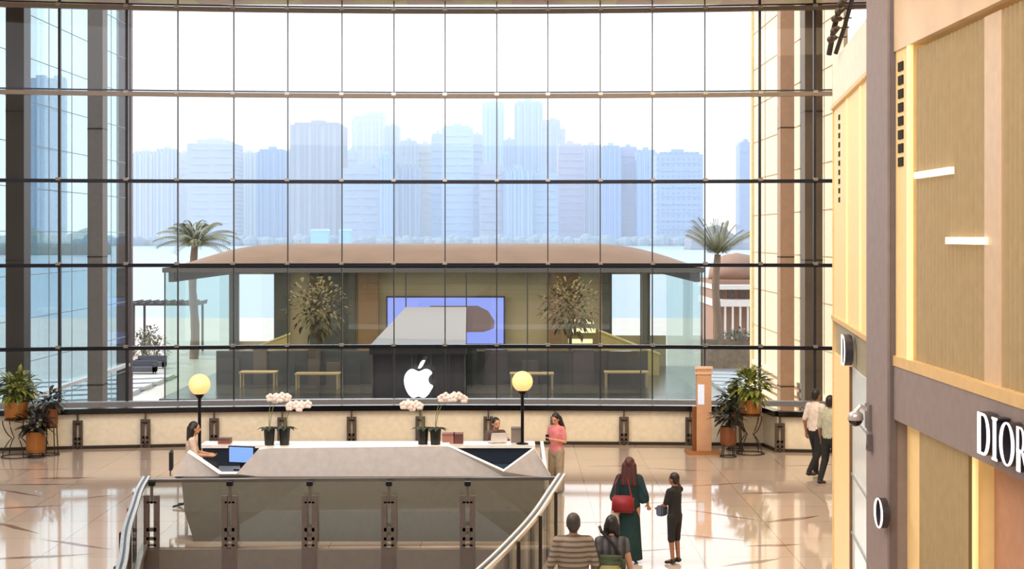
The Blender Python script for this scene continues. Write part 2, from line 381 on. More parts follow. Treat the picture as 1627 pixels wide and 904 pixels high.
for x in (PX0, PX1):
    bm = B(); bm.faces.new([bm.verts.new(pl(x, y, z)) for y, z in ((PY0, GZ), (PY1, GZ), (PY1, 3.1), (PY0, 3.1))]); link('side_glass', bm, GS, pv, smooth='flat_open')
for px in (262, 645, 741, 838, 1018, 1115):
    bm = B(); x = wx(px, 85); a = pl(x - .03, PY0 - .06, GZ); b_ = pl(x + .03, PY0 + .04, 3.1); box(bm, a[0], b_[0], a[1], b_[1], 0, 7.1)
    link('front_joint', bm, mat('joint_dark', rgb(52, 56, 54), .3), pv)
# floor, back wall with openings
bm = B(); a = pl(PX0, PY0 - 1.5, GZ); b_ = pl(PX1, PY1, GZ); box(bm, a[0], b_[0], a[1], b_[1], 0, .1)
link('pavilion_floor', bm, mat('dark_floor', rgb(74, 72, 68), .2), pv)
BW = mat('beige_backwall', rgb(172, 160, 132), .5, noise=.12, nscale=.25)
bm = B()
def bw(x0, x1, z0, z1, mm=None):
    a = pl(x0, 104.7, z0); c = pl(x1, 105, z1); box(bm, a[0], c[0], a[1], c[1], a[2], c[2])
bw(-19.5, 10.7, 2.45, 3.1)
bw(-16.1, 6.95, GZ + .1, 2.45); bw(-19.5, -16.1, GZ + .1, -2.2); bw(6.95, 10.7, GZ + .1, -1.8)
bw(8.95, 9.6, -1.8, 2.45)
link('back_wall', bm, BW, pv)
DG = mat('dark_frame', rgb(70, 72, 70), .5)
for (x0, x1, D) in [(-19.5, -18.85, 104.2), (-16.4, -15.4, 104.2), (-13.9, -10.8, 104.1), (6.3, 6.9, 104.2), (9.0, 9.5, 104.2)]:
    bm = B(); a = pl(x0, D, GZ); c = pl(x1, D + .4, 3.05); box(bm, a[0], c[0], a[1], c[1], .1, 7.05); link('wall_fin', bm, DG, pv)
for x in (PX0 + .25, PX1 - .25):
    bm = B(); a = pl(x - .15, PY0 + .4, 2.5); c = pl(x + .15, PY1, 3.05); box(bm, a[0], c[0], a[1], c[1], a[2], c[2]); link('header_beam', bm, DG, pv)
bm = B(); a = pl(-10.6, 104.3, GZ); c = pl(-9.2, 104.6, 3); box(bm, a[0], c[0], a[1], c[1], .1, 7); link('wood_panel', bm, mat('walnut', rgb(136, 106, 76), .5), pv); bm = B(); a = pl(2.6, 104.3, GZ); c = pl(4.6, 104.6, 3); box(bm, a[0], c[0], a[1], c[1], .1, 7)
link('wood_panel', bm, mat('walnut', rgb(136, 106, 76), .5), pv)
bm = B(); a = pl(-18.0, 92, GZ); c = pl(8.3, 92.5, -1.9); box(bm, a[0], c[0], a[1], c[1], .1, 2.1)
link('dark_low_partition', bm, mat('charcoal_partition', rgb(58, 58, 58), .3), pv)
r = random.Random(77)
x = -17.8
while x < 8.0:
    w_ = r.uniform(.5, 1.5); h_ = r.uniform(1.3, 2.5); cc = r.choice([(40, 44, 46), (64, 58, 56), (52, 62, 62), (74, 64, 70), (96, 84, 72), (34, 34, 38)])
    bm = B(); a = pl(x, 91.6 - r.uniform(0, .5), GZ); c = pl(x + w_, 91.95, GZ + h_); box(bm, a[0], c[0], a[1], c[1], .104, h_)
    link('display_panel', bm, mat('panel_%d%d%d' % cc, rgb(*cc), .25), pv); x += w_ + r.uniform(.1, .9)
# big screen
sc_ = thing('video_screen', 'wide periwinkle blue video screen on the pavilion back wall', 'screen', (wx(708, 103.8), 103.8, 0))
X0, X1 = wx(616, 103.8) - sc_.location.x, wx(800, 103.8) - sc_.location.x; Z0, Z1 = wz(546, 103.8), wz(473, 103.8)
bm = B(); box(bm, X0 - .12, X1 + .12, 0, .28, Z0 - .12, Z1 + .12); link('screen_frame', bm, mat('screen_frame_dark', rgb(48, 50, 84), .4), sc_)
bm = B(); box(bm, X0, X1, -.03, .0, Z0, Z1); link('display', bm, mat('display_blue', rgb(60, 60, 90), .3, emit=rgb(142, 160, 250), es=1.0), sc_)
bm = B(); pts = [(X0 + .45 + 2.9, Z0 + .2)] ; cx_ = wx(757, 103.8) - sc_.location.x
prism(bm, [(cx_ - 3.2, Z1 - .55), (cx_ + .1, Z1 - .55), (cx_ + .8, Z1 - .9), (cx_ + 1.25, Z1 - 1.6), (cx_ + 1.2, Z1 - 2.1), (cx_ + .5, Z1 - 2.35), (cx_ - 3.2, Z1 - 2.4)], 'y', -.06, -.03)
link('screen_reflection', bm, mat('reflection_brown', rgb(60, 50, 50), .3, emit=rgb(118, 98, 100), es=.9), sc_)  # brown reflection painted as a glowing shape on the screen
# display tables inside
def ptable(px0, px1, D, label):
    x0, x1 = wx(px0, D), wx(px1, D); c = (x0 + x1) / 2; h = (x1 - x0) / 2
    t = thing('display_table', label, 'table', (c, D, GZ + .104), group=None)
    bm = B(); box(bm, -h, h, -.6, .6, .86, .94); link('tabletop', bm, mat('oak_top', rgb(196, 166, 120), .4), t)
    for sx in (-1, 1):
        for sy in (-1, 1):
            bm = B(); box(bm, sx * (h - .1) - .05, sx * (h - .1) + .05, sy * .5 - .05, sy * .5 + .05, 0, .86); link('leg', bm, mat('oak_top', None), t)
    return t
ptable(382, 440, 90, 'oak display table at the left end inside the glass pavilion')
ptable(470, 540, 89, 'oak display table in front of the indoor tree, left half of the pavilion')
ptable(810, 880, 89, 'oak display table inside the pavilion right of the black canopy')
ptable(960, 1030, 90, 'oak display table near the right end inside the glass pavilion')
for px, D, lab in ((412, 98, 'sloping yellow display bench beside the left rear opening of the pavilion'), (1000, 98, 'yellow display bench beside the right rear opening of the pavilion')):
    t = thing('display_bench', lab, 'bench', (wx(px, D), D, GZ + .104)); s = 1 if px < 800 else -1
    bm = B(); prism(bm, [(-1.9, 0), (1.9, 0), (1.9, 2.6 if s > 0 else 1.3), (-1.9, 1.1 if s > 0 else 2.8)], 'y', -.4, .4); link('bench_body', bm, mat('yellow_panel', rgb(190, 170, 112), .5), t)
    bm = B(); beam(bm, (-1.95, 0, 1.15 if s > 0 else 2.85), (1.95, 0, 2.65 if s > 0 else 1.35), .9, .1); link('bench_top', bm, mat('pale_oak', rgb(214, 196, 140), .5), t)
# shelf near the right tree, its glowing rows stand for white glints
t = thing('glint_shelf', 'shelf unit whose glowing rows stand for white glints right of the pavilion centre', 'shelf', (wx(922, 100), 100, GZ + .104))
bm = B(); box(bm, -1.2, 1.2, -.2, .25, 0, 3.6); link('cabinet', bm, mat('shelf_olive', rgb(120, 108, 76), .5), t)
for z, w in ((.35, .9), (1.0, .9), (1.9, .8), (2.6, 1.0), (3.2, .9)):
    bm = B(); box(bm, -w, w, -.26, -.2, z, z + .3); link('glint_row', bm, mat('glint_glow', rgb(200, 190, 150), .5, emit=rgb(245, 238, 190), es=.8), t)

def leaf_bm(bm, p, d, L, w, droop=.3, n=3):
    """one leaf blade as a small folded strip"""
    p = Vector(p); d = Vector(d).normalized(); s = d.cross(Vector((0, 0, 1)));
    s = s.normalized() if s.length > .01 else Vector((1, 0, 0)); prev = None
    for i in range(n + 1):
        t = i / n; c = p + d * L * t + Vector((0, 0, -droop * L * t * t)); ww = w * math.sin(PI * min(.98, .12 + .86 * t)) / 2
        cur = (bm.verts.new(c - s * ww + Vector((0, 0, ww * .3))), bm.verts.new(c), bm.verts.new(c + s * ww + Vector((0, 0, ww * .3))))
        if prev: bm.faces.new((prev[0], cur[0], cur[1], prev[1])); bm.faces.new((prev[1], cur[1], cur[2], prev[2]))
        prev = cur
def leafmat(name, c1, c2):
    m = mat(name, c1, .45)
    r = [n for n in m.node_tree.nodes if n.type == 'VALTORGB'][0]; r.color_ramp.elements[0].color = c1; r.color_ramp.elements[1].color = c2
    return m
def crown(parent, c, R, n, L, w, m, rnd, name='foliage', sz=1.0):
    bm = B()
    for i in range(n):
        v = Vector((rnd.gauss(0, 1), rnd.gauss(0, 1), rnd.gauss(0, 1))).normalized() * R * rnd.random() ** .5
        v.z *= sz; d = (v + Vector((rnd.uniform(-.4, .4) * R, rnd.uniform(-.4, .4) * R, rnd.uniform(-.2, .5) * R)))
        leaf_bm(bm, Vector(c) + v, d, L * rnd.uniform(.7, 1.2), w, rnd.uniform(.1, .6))
    o = link(name, bm, m, parent, smooth='flat_open'); return o
rnd = random.Random(3)
for px, lab in ((505, 'leafy indoor tree with browning leaves in the left half of the pavilion'), (905, 'leafy indoor tree in the right half of the pavilion')):
    D = 94; t = thing('indoor_tree', lab, 'tree', (wx(px, D), D, GZ + .104))
    bm = B(); tube(bm, [(0, 0, .5), (.05, 0, 2.5), (-.05, 0, 4.4)], [.12, .1, .06]); link('trunk', bm, mat('tree_bark', rgb(96, 78, 60), .8), t)
    bm = B(); lathe(bm, [(.5, 0), (.6, .55), (.55, .55), (.5, .48)]); link('planter', bm, mat('tree_planter', rgb(90, 84, 76), .6), t)
    crown(t, (0, 0, 4.6), 1.9, 520, .42, .2, leafmat('olive_leaves', rgb(52, 60, 34), rgb(118, 96, 54)), rnd)
# people-sized dark stools / objects omitted; small products on tables
# ---------------------------------------------------------------- black fronted entrance canopy + sign
cn = thing('entrance_canopy', 'grey flat-roofed entrance passage with black fascia leading to the pavilion', 'canopy', (-3.2, 52, GZ))
n0, n1, f0, f1 = wx(588, 52), wx(740, 52), wx(645, 80), wx(741, 80)
def canopy_solid(zb, zt, e=0):
    bm = B(); v = []
    for (x, y) in ((n0 - e, 52 - e), (n1 + e, 52 - e), (f1, 80), (f0, 80)):
        v.append([bm.verts.new((x + 3.2, y - 52, z - GZ)) for z in (zb, zt)])
    bm.faces.new([q[0] for q in v]); bm.faces.new([q[1] for q in reversed(v)])
    for i in range(4): bm.faces.new((v[i][0], v[i][1], v[(i + 1) % 4][1], v[(i + 1) % 4][0]))
    return bm
link('canopy_roof', canopy_solid(1.2, 1.34), mat('canopy_grey', rgb(134, 126, 116), .6), cn)
bm = B(); box(bm, n0 + 3.2 - .02, n1 + 3.2 + .02, -.12, .12, 1.03 - GZ, 1.30 - GZ); link('black_fascia', bm, mat('matt_black', rgb(14, 13, 14), .5), cn)
DGL = mat('dark_doors', rgb(40, 38, 44), .12)
bm = B(); box(bm, n0 + 3.25, n1 + 3.15, .5, .6, 0, 1.1 - GZ); link('dark_glazed_front', bm, DGL, cn)
for x in (n0 + 3.25, n0 + 3.95, n0 + 4.6, n0 + 5.25, n0 + 5.9, n1 + 3.12):
    bm = B(); box(bm, x, x + .05, .38, .5, 0, 1.05 - GZ); link('door_post', bm, mat('post_aubergine', rgb(70, 62, 70), .35, .4), cn)
for k, (a, b_) in enumerate((((n0 + 3.25, .6), (f0 + 3.2, 28)), ((n1 + 3.15, .6), (f1 + 3.2, 28)))):
    bm = B(); beam(bm, (a[0], a[1], 2.55), (b_[0], b_[1], 2.55), .06, 5.0); link('side_glazing', bm, glass('side_smoke_glass', (.30, .33, .33, 1), .08), cn)
# illuminated apple sign
def apple_sign():
    t = thing('apple_sign', 'glowing white apple shaped sign hung under the black canopy edge', 'sign', (wx(665, 51.7), 51.7, wz(606, 51.7)))
    body = []
    key = [(0, .36), (.12, .40), (.25, .45), (.40, .41), (.49, .30), (.40, .20), (.355, .06), (.40, -.08), (.52, -.17), (.45, -.33), (.33, -.50), (.20, -.585), (.08, -.56), (0, -.535)]
    left = [(-.08, -.56), (-.20, -.585), (-.34, -.48), (-.46, -.27), (-.52, -.02), (-.50, .20), (-.40, .37), (-.25, .45), (-.12, .41)]
    P = key + left; n = len(P)
    for i in range(n):                       # Catmull-Rom through the key points
        p0, p1, p2, p3 = [Vector(P[(i + k) % n]) for k in (-1, 0, 1, 2)]
        for s in range(5):
            u = s / 5; body.append(.5 * ((2 * p1) + (-p0 + p2) * u + (2 * p0 - 5 * p1 + 4 * p2 - p3) * u * u + (-p0 + 3 * p1 - 3 * p2 + p3) * u ** 3))
    k = .94; G = mat('sign_glow', rgb(250, 250, 250), .4, emit=(1, 1, 1, 1), es=1.4)
    bm = B(); prism(bm, [(p.x * k, p.y * k) for p in body], 'y', -.08, .06); link('apple_body', bm, G, t)
    lf = []
    for s in range(13): u = s / 12; lf.append((-.02 + .26 * u, .49 + .27 * u + .11 * math.sin(PI * u)))
    for s in range(1, 12): u = 1 - s / 12; lf.append((-.02 + .26 * u, .49 + .27 * u - .11 * math.sin(PI * u)))
    bm = B(); prism(bm, [(x * k, y * k) for x, y in lf], 'y', -.08, .06); link('apple_leaf', bm, G, t)
    bm = B(); tube(bm, [(0, .1, -.45), (0, .1, 1.04 - t.location.z)], .02); tube(bm, [(0, .1, -.3), (0, .0, -.3)], .02); tube(bm, [(0, .1, 1.04 - t.location.z), (0, .32, 1.04 - t.location.z)], .02); link('hanger_rod', bm, BLACK, t)
apple_sign()

# ---------------------------------------------------------------- palms
def palm(px, D, topy, R, nf, label, up, seed, droop=.5):
    r = random.Random(seed); z = wz(topy, D); t = thing('palm_tree', label, 'palm tree', (wx(px, D), D, GZ))
    H = z - GZ; bm = B(); pts = [(.1 * math.sin(k * .7), 0, H * k / 10) for k in range(11)]
    tube(bm, pts, [.34 - .01 * k + (.03 if k % 2 else 0) for k in range(11)], 10); link('trunk', bm, mat('palm_bark', rgb(120, 100, 84), .9), t)
    m = leafmat('palm_frond', rgb(96, 104, 72), rgb(148, 140, 96))
    for i in range(nf):
        a = 2 * PI * i / nf + r.uniform(-.15, .15); e = r.uniform(*up); bm = B()
        L = R * r.uniform(.85, 1.1); prev = None; d = Vector((math.cos(a), math.sin(a), 0)); s = Vector((-math.sin(a), math.cos(a), 0))
        pts = []
        for k in range(13):
            u = k / 12; pts.append(Vector((pts0.x, pts0.y, H)) + d * L * u * math.cos(e) + Vector((0, 0, L * (u * math.sin(e) - .62 * u * u)))) if False else pts.append(Vector((pts_x(H), 0, H)) + d * L * u * math.cos(e) + Vector((0, 0, L * (u * math.sin(e) - droop * u * u))))
        tube(bm, pts, .025, 4)
        for k in range(2, 13):
            for sg in (-1, 1):
                for h in (0, .5):
                    q = pts[k].lerp(pts[k - 1], h); ll = .62 * (1 - .55 * k / 12) + .12
                    leaf_bm(bm, q, s * sg + d * .55 + Vector((0, 0, -.12)), ll, .09, .35, 2)
        link('frond', bm, m, t, smooth='flat_open')
def pts_x(H): return .1 * math.sin(7)
palm(308, 112, 390, 3.9, 30, 'date palm rising behind the left end of the pavilion roof', (.3, 1.4), 5)
palm(1139, 116, 404, 3.9, 26, 'date palm with upswept fronds right of the pavilion', (.62, 1.4), 8, .22)

# ---------------------------------------------------------------- terrace cafe left, small building right
t = thing('pergola', 'dark flat terrace pergola left of the glass pavilion', 'pergola', (wx(268, 118), 118, GZ))
bm = B(); box(bm, -2.6, 2.6, -2, 2, 3.75, 3.95)
for k in range(9): box(bm, -2.6 + k * .64, -2.5 + k * .64, -2.2, 2.2, 3.95, 4.05)
link('slatted_top', bm, mat('pergola_dark', rgb(72, 66, 64), .6), t)
for sx in (-2.3, 2.3):
    for sy in (-1.7, 1.7):
        bm = B(); box(bm, sx - .08, sx + .08, sy - .08, sy + .08, 0, 3.75); link('post', bm, mat('pergola_dark', None), t)
r = random.Random(9)
for k, (px, D, lab) in enumerate([(226, 112, 'small bushy shrub at the left edge of the cafe terrace'), (238, 122, 'low shrub beneath the left post of the pergola'), (249, 108, 'dark rounded shrub beside the pavilion left corner')]):
    t = thing('terrace_shrub', lab, 'shrub', (wx(px, D), D, GZ))
    bm = B(); tube(bm, [(0, 0, 0), (0, 0, .8)], .05); link('stem', bm, mat('tree_bark', None), t)
    crown(t, (0, 0, 1.1), .9, 160, .35, .16, leafmat('shrub_leaves', rgb(70, 78, 60), rgb(132, 116, 80)), r)
for k, (px, D, lab) in enumerate([(224, 100, 'dark lounge sofa nearest the left glass wing'), (240, 104, 'dark lounge sofa behind the nearer one on the left terrace')]):
    t = thing('outdoor_sofa', lab, 'sofa', (wx(px, D), D, GZ))
    bm = B(); box(bm, -1, 1, -.4, .4, .12, .45); link('seat', bm, mat('sofa_grey', rgb(92, 92, 100), .8), t)
    bm = B(); box(bm, -1, 1, .28, .42, .45, .85); link('backrest', bm, mat('sofa_grey', None), t)
    for sx in (-1, 1): bm = B(); box(bm, sx * .92 - .08, sx * .92 + .08, -.4, .4, .12, .65); link('armrest', bm, mat('sofa_frame', rgb(60, 56, 56), .6), t)
    for sx in (-.9, .9):
        for sy in (-.35, .35): bm = B(); box(bm, sx - .03, sx + .03, sy - .03, sy + .03, 0, .12); link('leg', bm, BLACK, t)
# small two-storey terrace building with a dome
D = 122; bx = wx(1172, D)
t = thing('terrace_building', 'small brown two-storey building with white bands and a low dome right of the palm', 'building', (bx, D + 5, GZ))
def q(px, py): return wx(px, D) - bx, wz(py, D) - GZ
a = q(1137, 548); c = q(1240, 440)
bm = B(); box(bm, a[0], c[0], -3.5, 5, 0, c[1] - .3); link('body', bm, mat('brown_render', rgb(150, 118, 100), .7), t)
bm = B()
for y0, y1 in ((453, 460), (476, 487)):
    u, v = q(1134, y1), q(1244, y0); box(bm, u[0], v[0], -5.2, 5.2, u[1], v[1])
link('balcony_band', bm, mat('white_render', rgb(222, 214, 208), .6), t)
for px in range(1139, 1240, 12):
    u = q(px, 548); v = q(px + 3, 487); bm = B(); box(bm, u[0], v[0], -5, -4.8, 0, v[1]); link('pillar', bm, mat('white_render', None), t)
for px in range(1143, 1236, 18):
    u = q(px, 475); v = q(px + 9, 462); bm = B(); box(bm, u[0], v[0], -3.6, -3.45, u[1], v[1]); link('window', bm, mat('dark_window', rgb(92, 78, 76), .3), t)
bm = B(); lathe(bm, [(2.4, 0), (2.3, .8), (1.9, 1.5), (1.1, 2.0), (0, 2.2)], (q(1185, 440)[0], 0, c[1] - .3)); link('dome', bm, mat('brown_render', None), t, smooth=True)
t = thing('planting_wall', 'brown terrace wall topped by a hedge between pavilion and small building', 'wall', (wx(1160, 104), 104, GZ))
bm = B(); box(bm, -2.0, 3.5, -.2, .2, 0, 2.0); link('wall_body', bm, mat('brown_stone', rgb(140, 120, 100), .8, noise=.2, nscale=3), t)
crown(t, (.6, 0, 2.3), 1.6, 300, .3, .15, leafmat('shrub_leaves', None, None) if False else MATS['shrub_leaves'], r, 'hedge', .25)

# ---------------------------------------------------------------- city across the water
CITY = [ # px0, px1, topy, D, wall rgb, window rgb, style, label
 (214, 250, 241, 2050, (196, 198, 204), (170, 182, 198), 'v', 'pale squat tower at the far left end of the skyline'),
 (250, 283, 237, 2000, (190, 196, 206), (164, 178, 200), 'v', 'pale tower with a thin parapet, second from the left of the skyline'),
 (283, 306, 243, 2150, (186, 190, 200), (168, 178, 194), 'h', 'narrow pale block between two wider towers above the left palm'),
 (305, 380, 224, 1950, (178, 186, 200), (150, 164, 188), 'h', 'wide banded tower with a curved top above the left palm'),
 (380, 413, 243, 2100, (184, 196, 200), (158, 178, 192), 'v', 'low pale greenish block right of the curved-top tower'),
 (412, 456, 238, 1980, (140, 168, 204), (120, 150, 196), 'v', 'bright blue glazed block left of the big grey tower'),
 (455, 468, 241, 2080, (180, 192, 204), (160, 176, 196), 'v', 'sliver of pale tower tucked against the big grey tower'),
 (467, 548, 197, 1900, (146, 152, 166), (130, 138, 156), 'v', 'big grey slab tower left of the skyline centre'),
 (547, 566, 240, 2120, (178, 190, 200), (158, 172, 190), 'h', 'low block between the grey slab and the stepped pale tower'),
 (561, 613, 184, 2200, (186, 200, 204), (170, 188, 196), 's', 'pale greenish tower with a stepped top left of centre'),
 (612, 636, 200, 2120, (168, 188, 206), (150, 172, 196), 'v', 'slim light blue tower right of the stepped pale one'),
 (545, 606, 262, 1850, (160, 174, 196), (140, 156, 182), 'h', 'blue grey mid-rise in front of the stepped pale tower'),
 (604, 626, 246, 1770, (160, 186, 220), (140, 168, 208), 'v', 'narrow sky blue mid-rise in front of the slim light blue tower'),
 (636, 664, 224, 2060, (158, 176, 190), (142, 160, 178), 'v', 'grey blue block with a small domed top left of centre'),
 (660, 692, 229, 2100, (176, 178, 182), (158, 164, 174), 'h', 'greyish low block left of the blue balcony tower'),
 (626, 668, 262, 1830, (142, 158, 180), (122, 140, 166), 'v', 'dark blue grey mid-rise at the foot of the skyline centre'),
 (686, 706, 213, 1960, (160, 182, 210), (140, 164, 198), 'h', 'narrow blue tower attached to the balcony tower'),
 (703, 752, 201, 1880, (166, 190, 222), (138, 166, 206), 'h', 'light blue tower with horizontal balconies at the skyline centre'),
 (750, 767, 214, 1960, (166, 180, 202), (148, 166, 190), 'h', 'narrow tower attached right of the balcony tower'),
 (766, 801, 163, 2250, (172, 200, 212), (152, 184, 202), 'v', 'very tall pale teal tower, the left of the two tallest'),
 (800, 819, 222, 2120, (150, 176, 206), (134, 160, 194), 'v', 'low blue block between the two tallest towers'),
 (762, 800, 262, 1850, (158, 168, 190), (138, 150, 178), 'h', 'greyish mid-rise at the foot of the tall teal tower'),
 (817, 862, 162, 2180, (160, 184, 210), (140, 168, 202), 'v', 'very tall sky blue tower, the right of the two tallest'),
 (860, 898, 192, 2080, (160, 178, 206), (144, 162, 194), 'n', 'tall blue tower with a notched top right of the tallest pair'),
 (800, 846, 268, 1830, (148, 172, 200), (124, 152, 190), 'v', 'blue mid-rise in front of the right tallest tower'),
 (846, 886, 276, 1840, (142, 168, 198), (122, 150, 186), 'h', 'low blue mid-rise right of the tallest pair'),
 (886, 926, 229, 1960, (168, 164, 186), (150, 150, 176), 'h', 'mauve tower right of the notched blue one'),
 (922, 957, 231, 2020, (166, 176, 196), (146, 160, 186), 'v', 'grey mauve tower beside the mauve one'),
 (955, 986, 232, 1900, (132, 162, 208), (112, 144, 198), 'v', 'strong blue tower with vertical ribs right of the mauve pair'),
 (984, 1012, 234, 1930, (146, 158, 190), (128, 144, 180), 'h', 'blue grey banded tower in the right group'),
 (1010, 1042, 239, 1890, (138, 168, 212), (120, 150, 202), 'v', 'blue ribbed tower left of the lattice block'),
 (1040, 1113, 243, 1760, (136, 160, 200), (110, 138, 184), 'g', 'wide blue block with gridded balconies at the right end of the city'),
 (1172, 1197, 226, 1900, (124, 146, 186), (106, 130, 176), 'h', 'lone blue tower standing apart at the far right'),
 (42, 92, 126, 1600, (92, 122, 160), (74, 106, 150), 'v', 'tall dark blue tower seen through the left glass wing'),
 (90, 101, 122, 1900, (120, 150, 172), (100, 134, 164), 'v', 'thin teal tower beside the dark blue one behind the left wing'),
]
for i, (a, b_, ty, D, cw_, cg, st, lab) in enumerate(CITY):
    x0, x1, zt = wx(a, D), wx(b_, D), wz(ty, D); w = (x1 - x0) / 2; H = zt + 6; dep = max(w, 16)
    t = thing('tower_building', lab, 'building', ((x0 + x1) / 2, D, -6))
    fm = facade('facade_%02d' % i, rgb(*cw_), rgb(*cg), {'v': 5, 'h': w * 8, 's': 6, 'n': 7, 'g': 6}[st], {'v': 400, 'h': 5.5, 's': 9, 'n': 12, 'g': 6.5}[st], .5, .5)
    bm = B()
    if st == 's':
        box(bm, -w, w, -dep, dep, 0, H - 6); box(bm, 0, w, -dep, dep, H - 6, H + 3)
        box(bm, -w * .9, 0, -dep, dep, H - 6, H - 2)
    elif st == 'n':
        box(bm, -w, w * .55, -dep, dep, 0, H); box(bm, w * .55, w, -dep, dep, 0, H - 12)
    elif st == 'h' and w > 20:
        box(bm, -w, w, -dep, dep, 0, H - 5); box(bm, -w * .6, w * .6, -dep, dep, H - 5, H)
    else:
        box(bm, -w, w, -dep, dep, 0, H - 3); box(bm, -w * .85, w * .85, -dep * .9, dep * .9, H - 3, H)
    link('tower_block', bm, fm, t)
    pm = mat('slab_%02d' % i, tuple(min(1, x * 1.12) for x in rgb(*cw_)[:3]) + (1,), .7)
    bm = B()
    if st in 'hg':
        n = int(H / 9)
        for k in range(1, n):
            z = H * .97 * k / n
            for (u, v) in (((-.8, -.1), (.15, .85)) if st == 'h' else ((-.8, -.35), (-.2, .2), (.35, .8))): box(bm, u * w, v * w, -dep - 1.6, -dep, z, z + 1.6)
        link('balcony_slabs', bm, pm, t)
    else:
        for u in (-.75, -.3, .2, .65): box(bm, u * w, (u + .13) * w, -dep - 1.4, -dep, 0, H * .96)
        link('facade_ribs', bm, pm, t)
    bm = B(); box(bm, -w * .3, w * .25, -dep * .3, dep * .3, H if st not in 's' else H - 2, H + 4); link('roof_plant', bm, pm, t)
# tree line and low shore
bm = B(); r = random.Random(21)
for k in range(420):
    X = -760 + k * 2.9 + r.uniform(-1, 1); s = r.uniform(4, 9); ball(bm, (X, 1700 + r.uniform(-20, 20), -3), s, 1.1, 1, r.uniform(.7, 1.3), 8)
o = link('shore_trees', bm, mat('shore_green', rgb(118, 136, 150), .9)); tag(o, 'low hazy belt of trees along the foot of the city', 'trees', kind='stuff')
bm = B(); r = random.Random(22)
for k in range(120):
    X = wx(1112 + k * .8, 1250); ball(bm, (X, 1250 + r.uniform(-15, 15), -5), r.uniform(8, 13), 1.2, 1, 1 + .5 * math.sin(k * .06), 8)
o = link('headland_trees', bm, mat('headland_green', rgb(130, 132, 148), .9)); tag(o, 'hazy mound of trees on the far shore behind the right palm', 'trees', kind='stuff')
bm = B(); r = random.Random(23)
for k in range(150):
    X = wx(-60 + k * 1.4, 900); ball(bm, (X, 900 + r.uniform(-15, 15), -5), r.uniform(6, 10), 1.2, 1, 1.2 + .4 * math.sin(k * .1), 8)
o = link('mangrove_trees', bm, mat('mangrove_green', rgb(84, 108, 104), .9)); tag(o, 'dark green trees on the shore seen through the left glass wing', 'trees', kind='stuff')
for a, b_, lab in ((495, 523, 'bright blue waterside hall on the far shore, the left one'), (540, 558, 'bright blue waterside hall on the far shore, the right one')):
    D = 1600; w = (wx(b_, D) - wx(a, D)) / 2
    t = thing('waterside_hall', lab, 'building', (wx((a + b_) / 2, D), D, -6))
    bm = B(); box(bm, -w, w, -8, 8, 0, wz(367, D) + 6); link('hall_body', bm, mat('hall_blue', rgb(140, 190, 240), .6), t)
    bm = B(); prism(bm, [(-w - 1, wz(367, D) + 6), (w + 1, wz(367, D) + 6), (w * .8, wz(366, D) + 7.5), (-w * .8, wz(366, D) + 7.5)], 'y', -9, 9); link('hall_roof', bm, mat('hall_roof_blue', rgb(176, 212, 244), .6), t)
# haze over the bay
HAZE = .00027
bm = B(); box(bm, -2400, 2400, 200, 3100, -5.9, 420)
hz = bpy.data.materials.new('sea_haze'); hz.use_nodes = True; n = hz.node_tree.nodes; n.clear()
vo = n.new('ShaderNodeVolumeScatter'); vo.inputs['Color'].default_value = (.84, .91, 1, 1); vo.inputs['Density'].default_value = HAZE
oo = n.new('ShaderNodeOutputMaterial'); hz.node_tree.links.new(vo.outputs[0], oo.inputs['Volume'])
o = link('sea_haze', bm, hz); tag(o, 'thin bluish haze over the bay and the city', 'haze', kind='structure')

# ================================================================ INTERIOR: far balustrade
def arc_rail():
    pts = []
    for px, D in ((-80, 35.6), (0, 35.9), (120, 36.2), (300, 36.6), (500, 36.9), (700, 37.05), (900, 37.0), (1050, 36.9), (1150, 36.8), (1214, 36.7), (1236, 35.7), (1300, 35.6), (1420, 35.5)):
        pts.append((wx(px, D), D))
    return pts
RP = arc_rail()
def rail_at(px):
    for (a, b_) in zip(RP, RP[1:]):
        pa, pb = CX + a[0] * F / a[1], CX + b_[0] * F / b_[1]
        if pa <= px <= pb:
            t = (px - pa) / (pb - pa); return a[0] + (b_[0] - a[0]) * t, a[1] + (b_[1] - a[1]) * t
fb = thing('far_balustrade', 'long cream-panelled balustrade with black handrail in front of the glass wall', 'balustrade', (0, 36.5, 0))
def lo(x, y, z): return (x, y - 36.5, z)
bm = B()
for a, b_ in zip(RP, RP[1:]): beam(bm, lo(a[0], a[1], .90), lo(b_[0], b_[1], .90), .24, .13)
link('handrail', bm, mat('gloss_black', rgb(12, 12, 15), .15), fb)
for a, b_ in zip(RP, RP[1:]):
    bm = B(); beam(bm, lo(a[0], a[1] + .04, .46), lo(b_[0], b_[1] + .04, .46), .03, .78); link('panel', bm, CREAM, fb)
bm = B()
for a, b_ in zip(RP, RP[1:]): beam(bm, lo(a[0], a[1], .035), lo(b_[0], b_[1], .035), .12, .07)
link('base_rail', bm, DKBRONZE, fb)
def ladder_post(parent, x, y, ang, h, wid, m, down=0.0):
    """two flat bars joined by small rungs, thin stem up to the handrail"""
    c, s = math.cos(ang), math.sin(ang); bm = B()
    for sg in (-1, 1):
        o_ = (x + c * sg * wid * .38, y + s * sg * wid * .38)
        beam(bm, (o_[0], o_[1], -down), (o_[0], o_[1], h * .82), .05 if wid > .15 else .035, .09, up=(c, s, 0))
    for k, z in enumerate((.06, .16, .30, .72)):
        hh = (.03, .05, .06, .03)[k]
        beam(bm, (x - c * wid * .38, y - s * wid * .38, h * z), (x + c * wid * .38, y + s * wid * .38, h * z), .05, hh)
    if down:
        box(bm, x - wid * .36, x + wid * .36, y - .03, y + .01, -down, .0)
    beam(bm, (x, y, h * .7), (x, y, h), .04, .05); 
    return link('post', bm, m, parent)
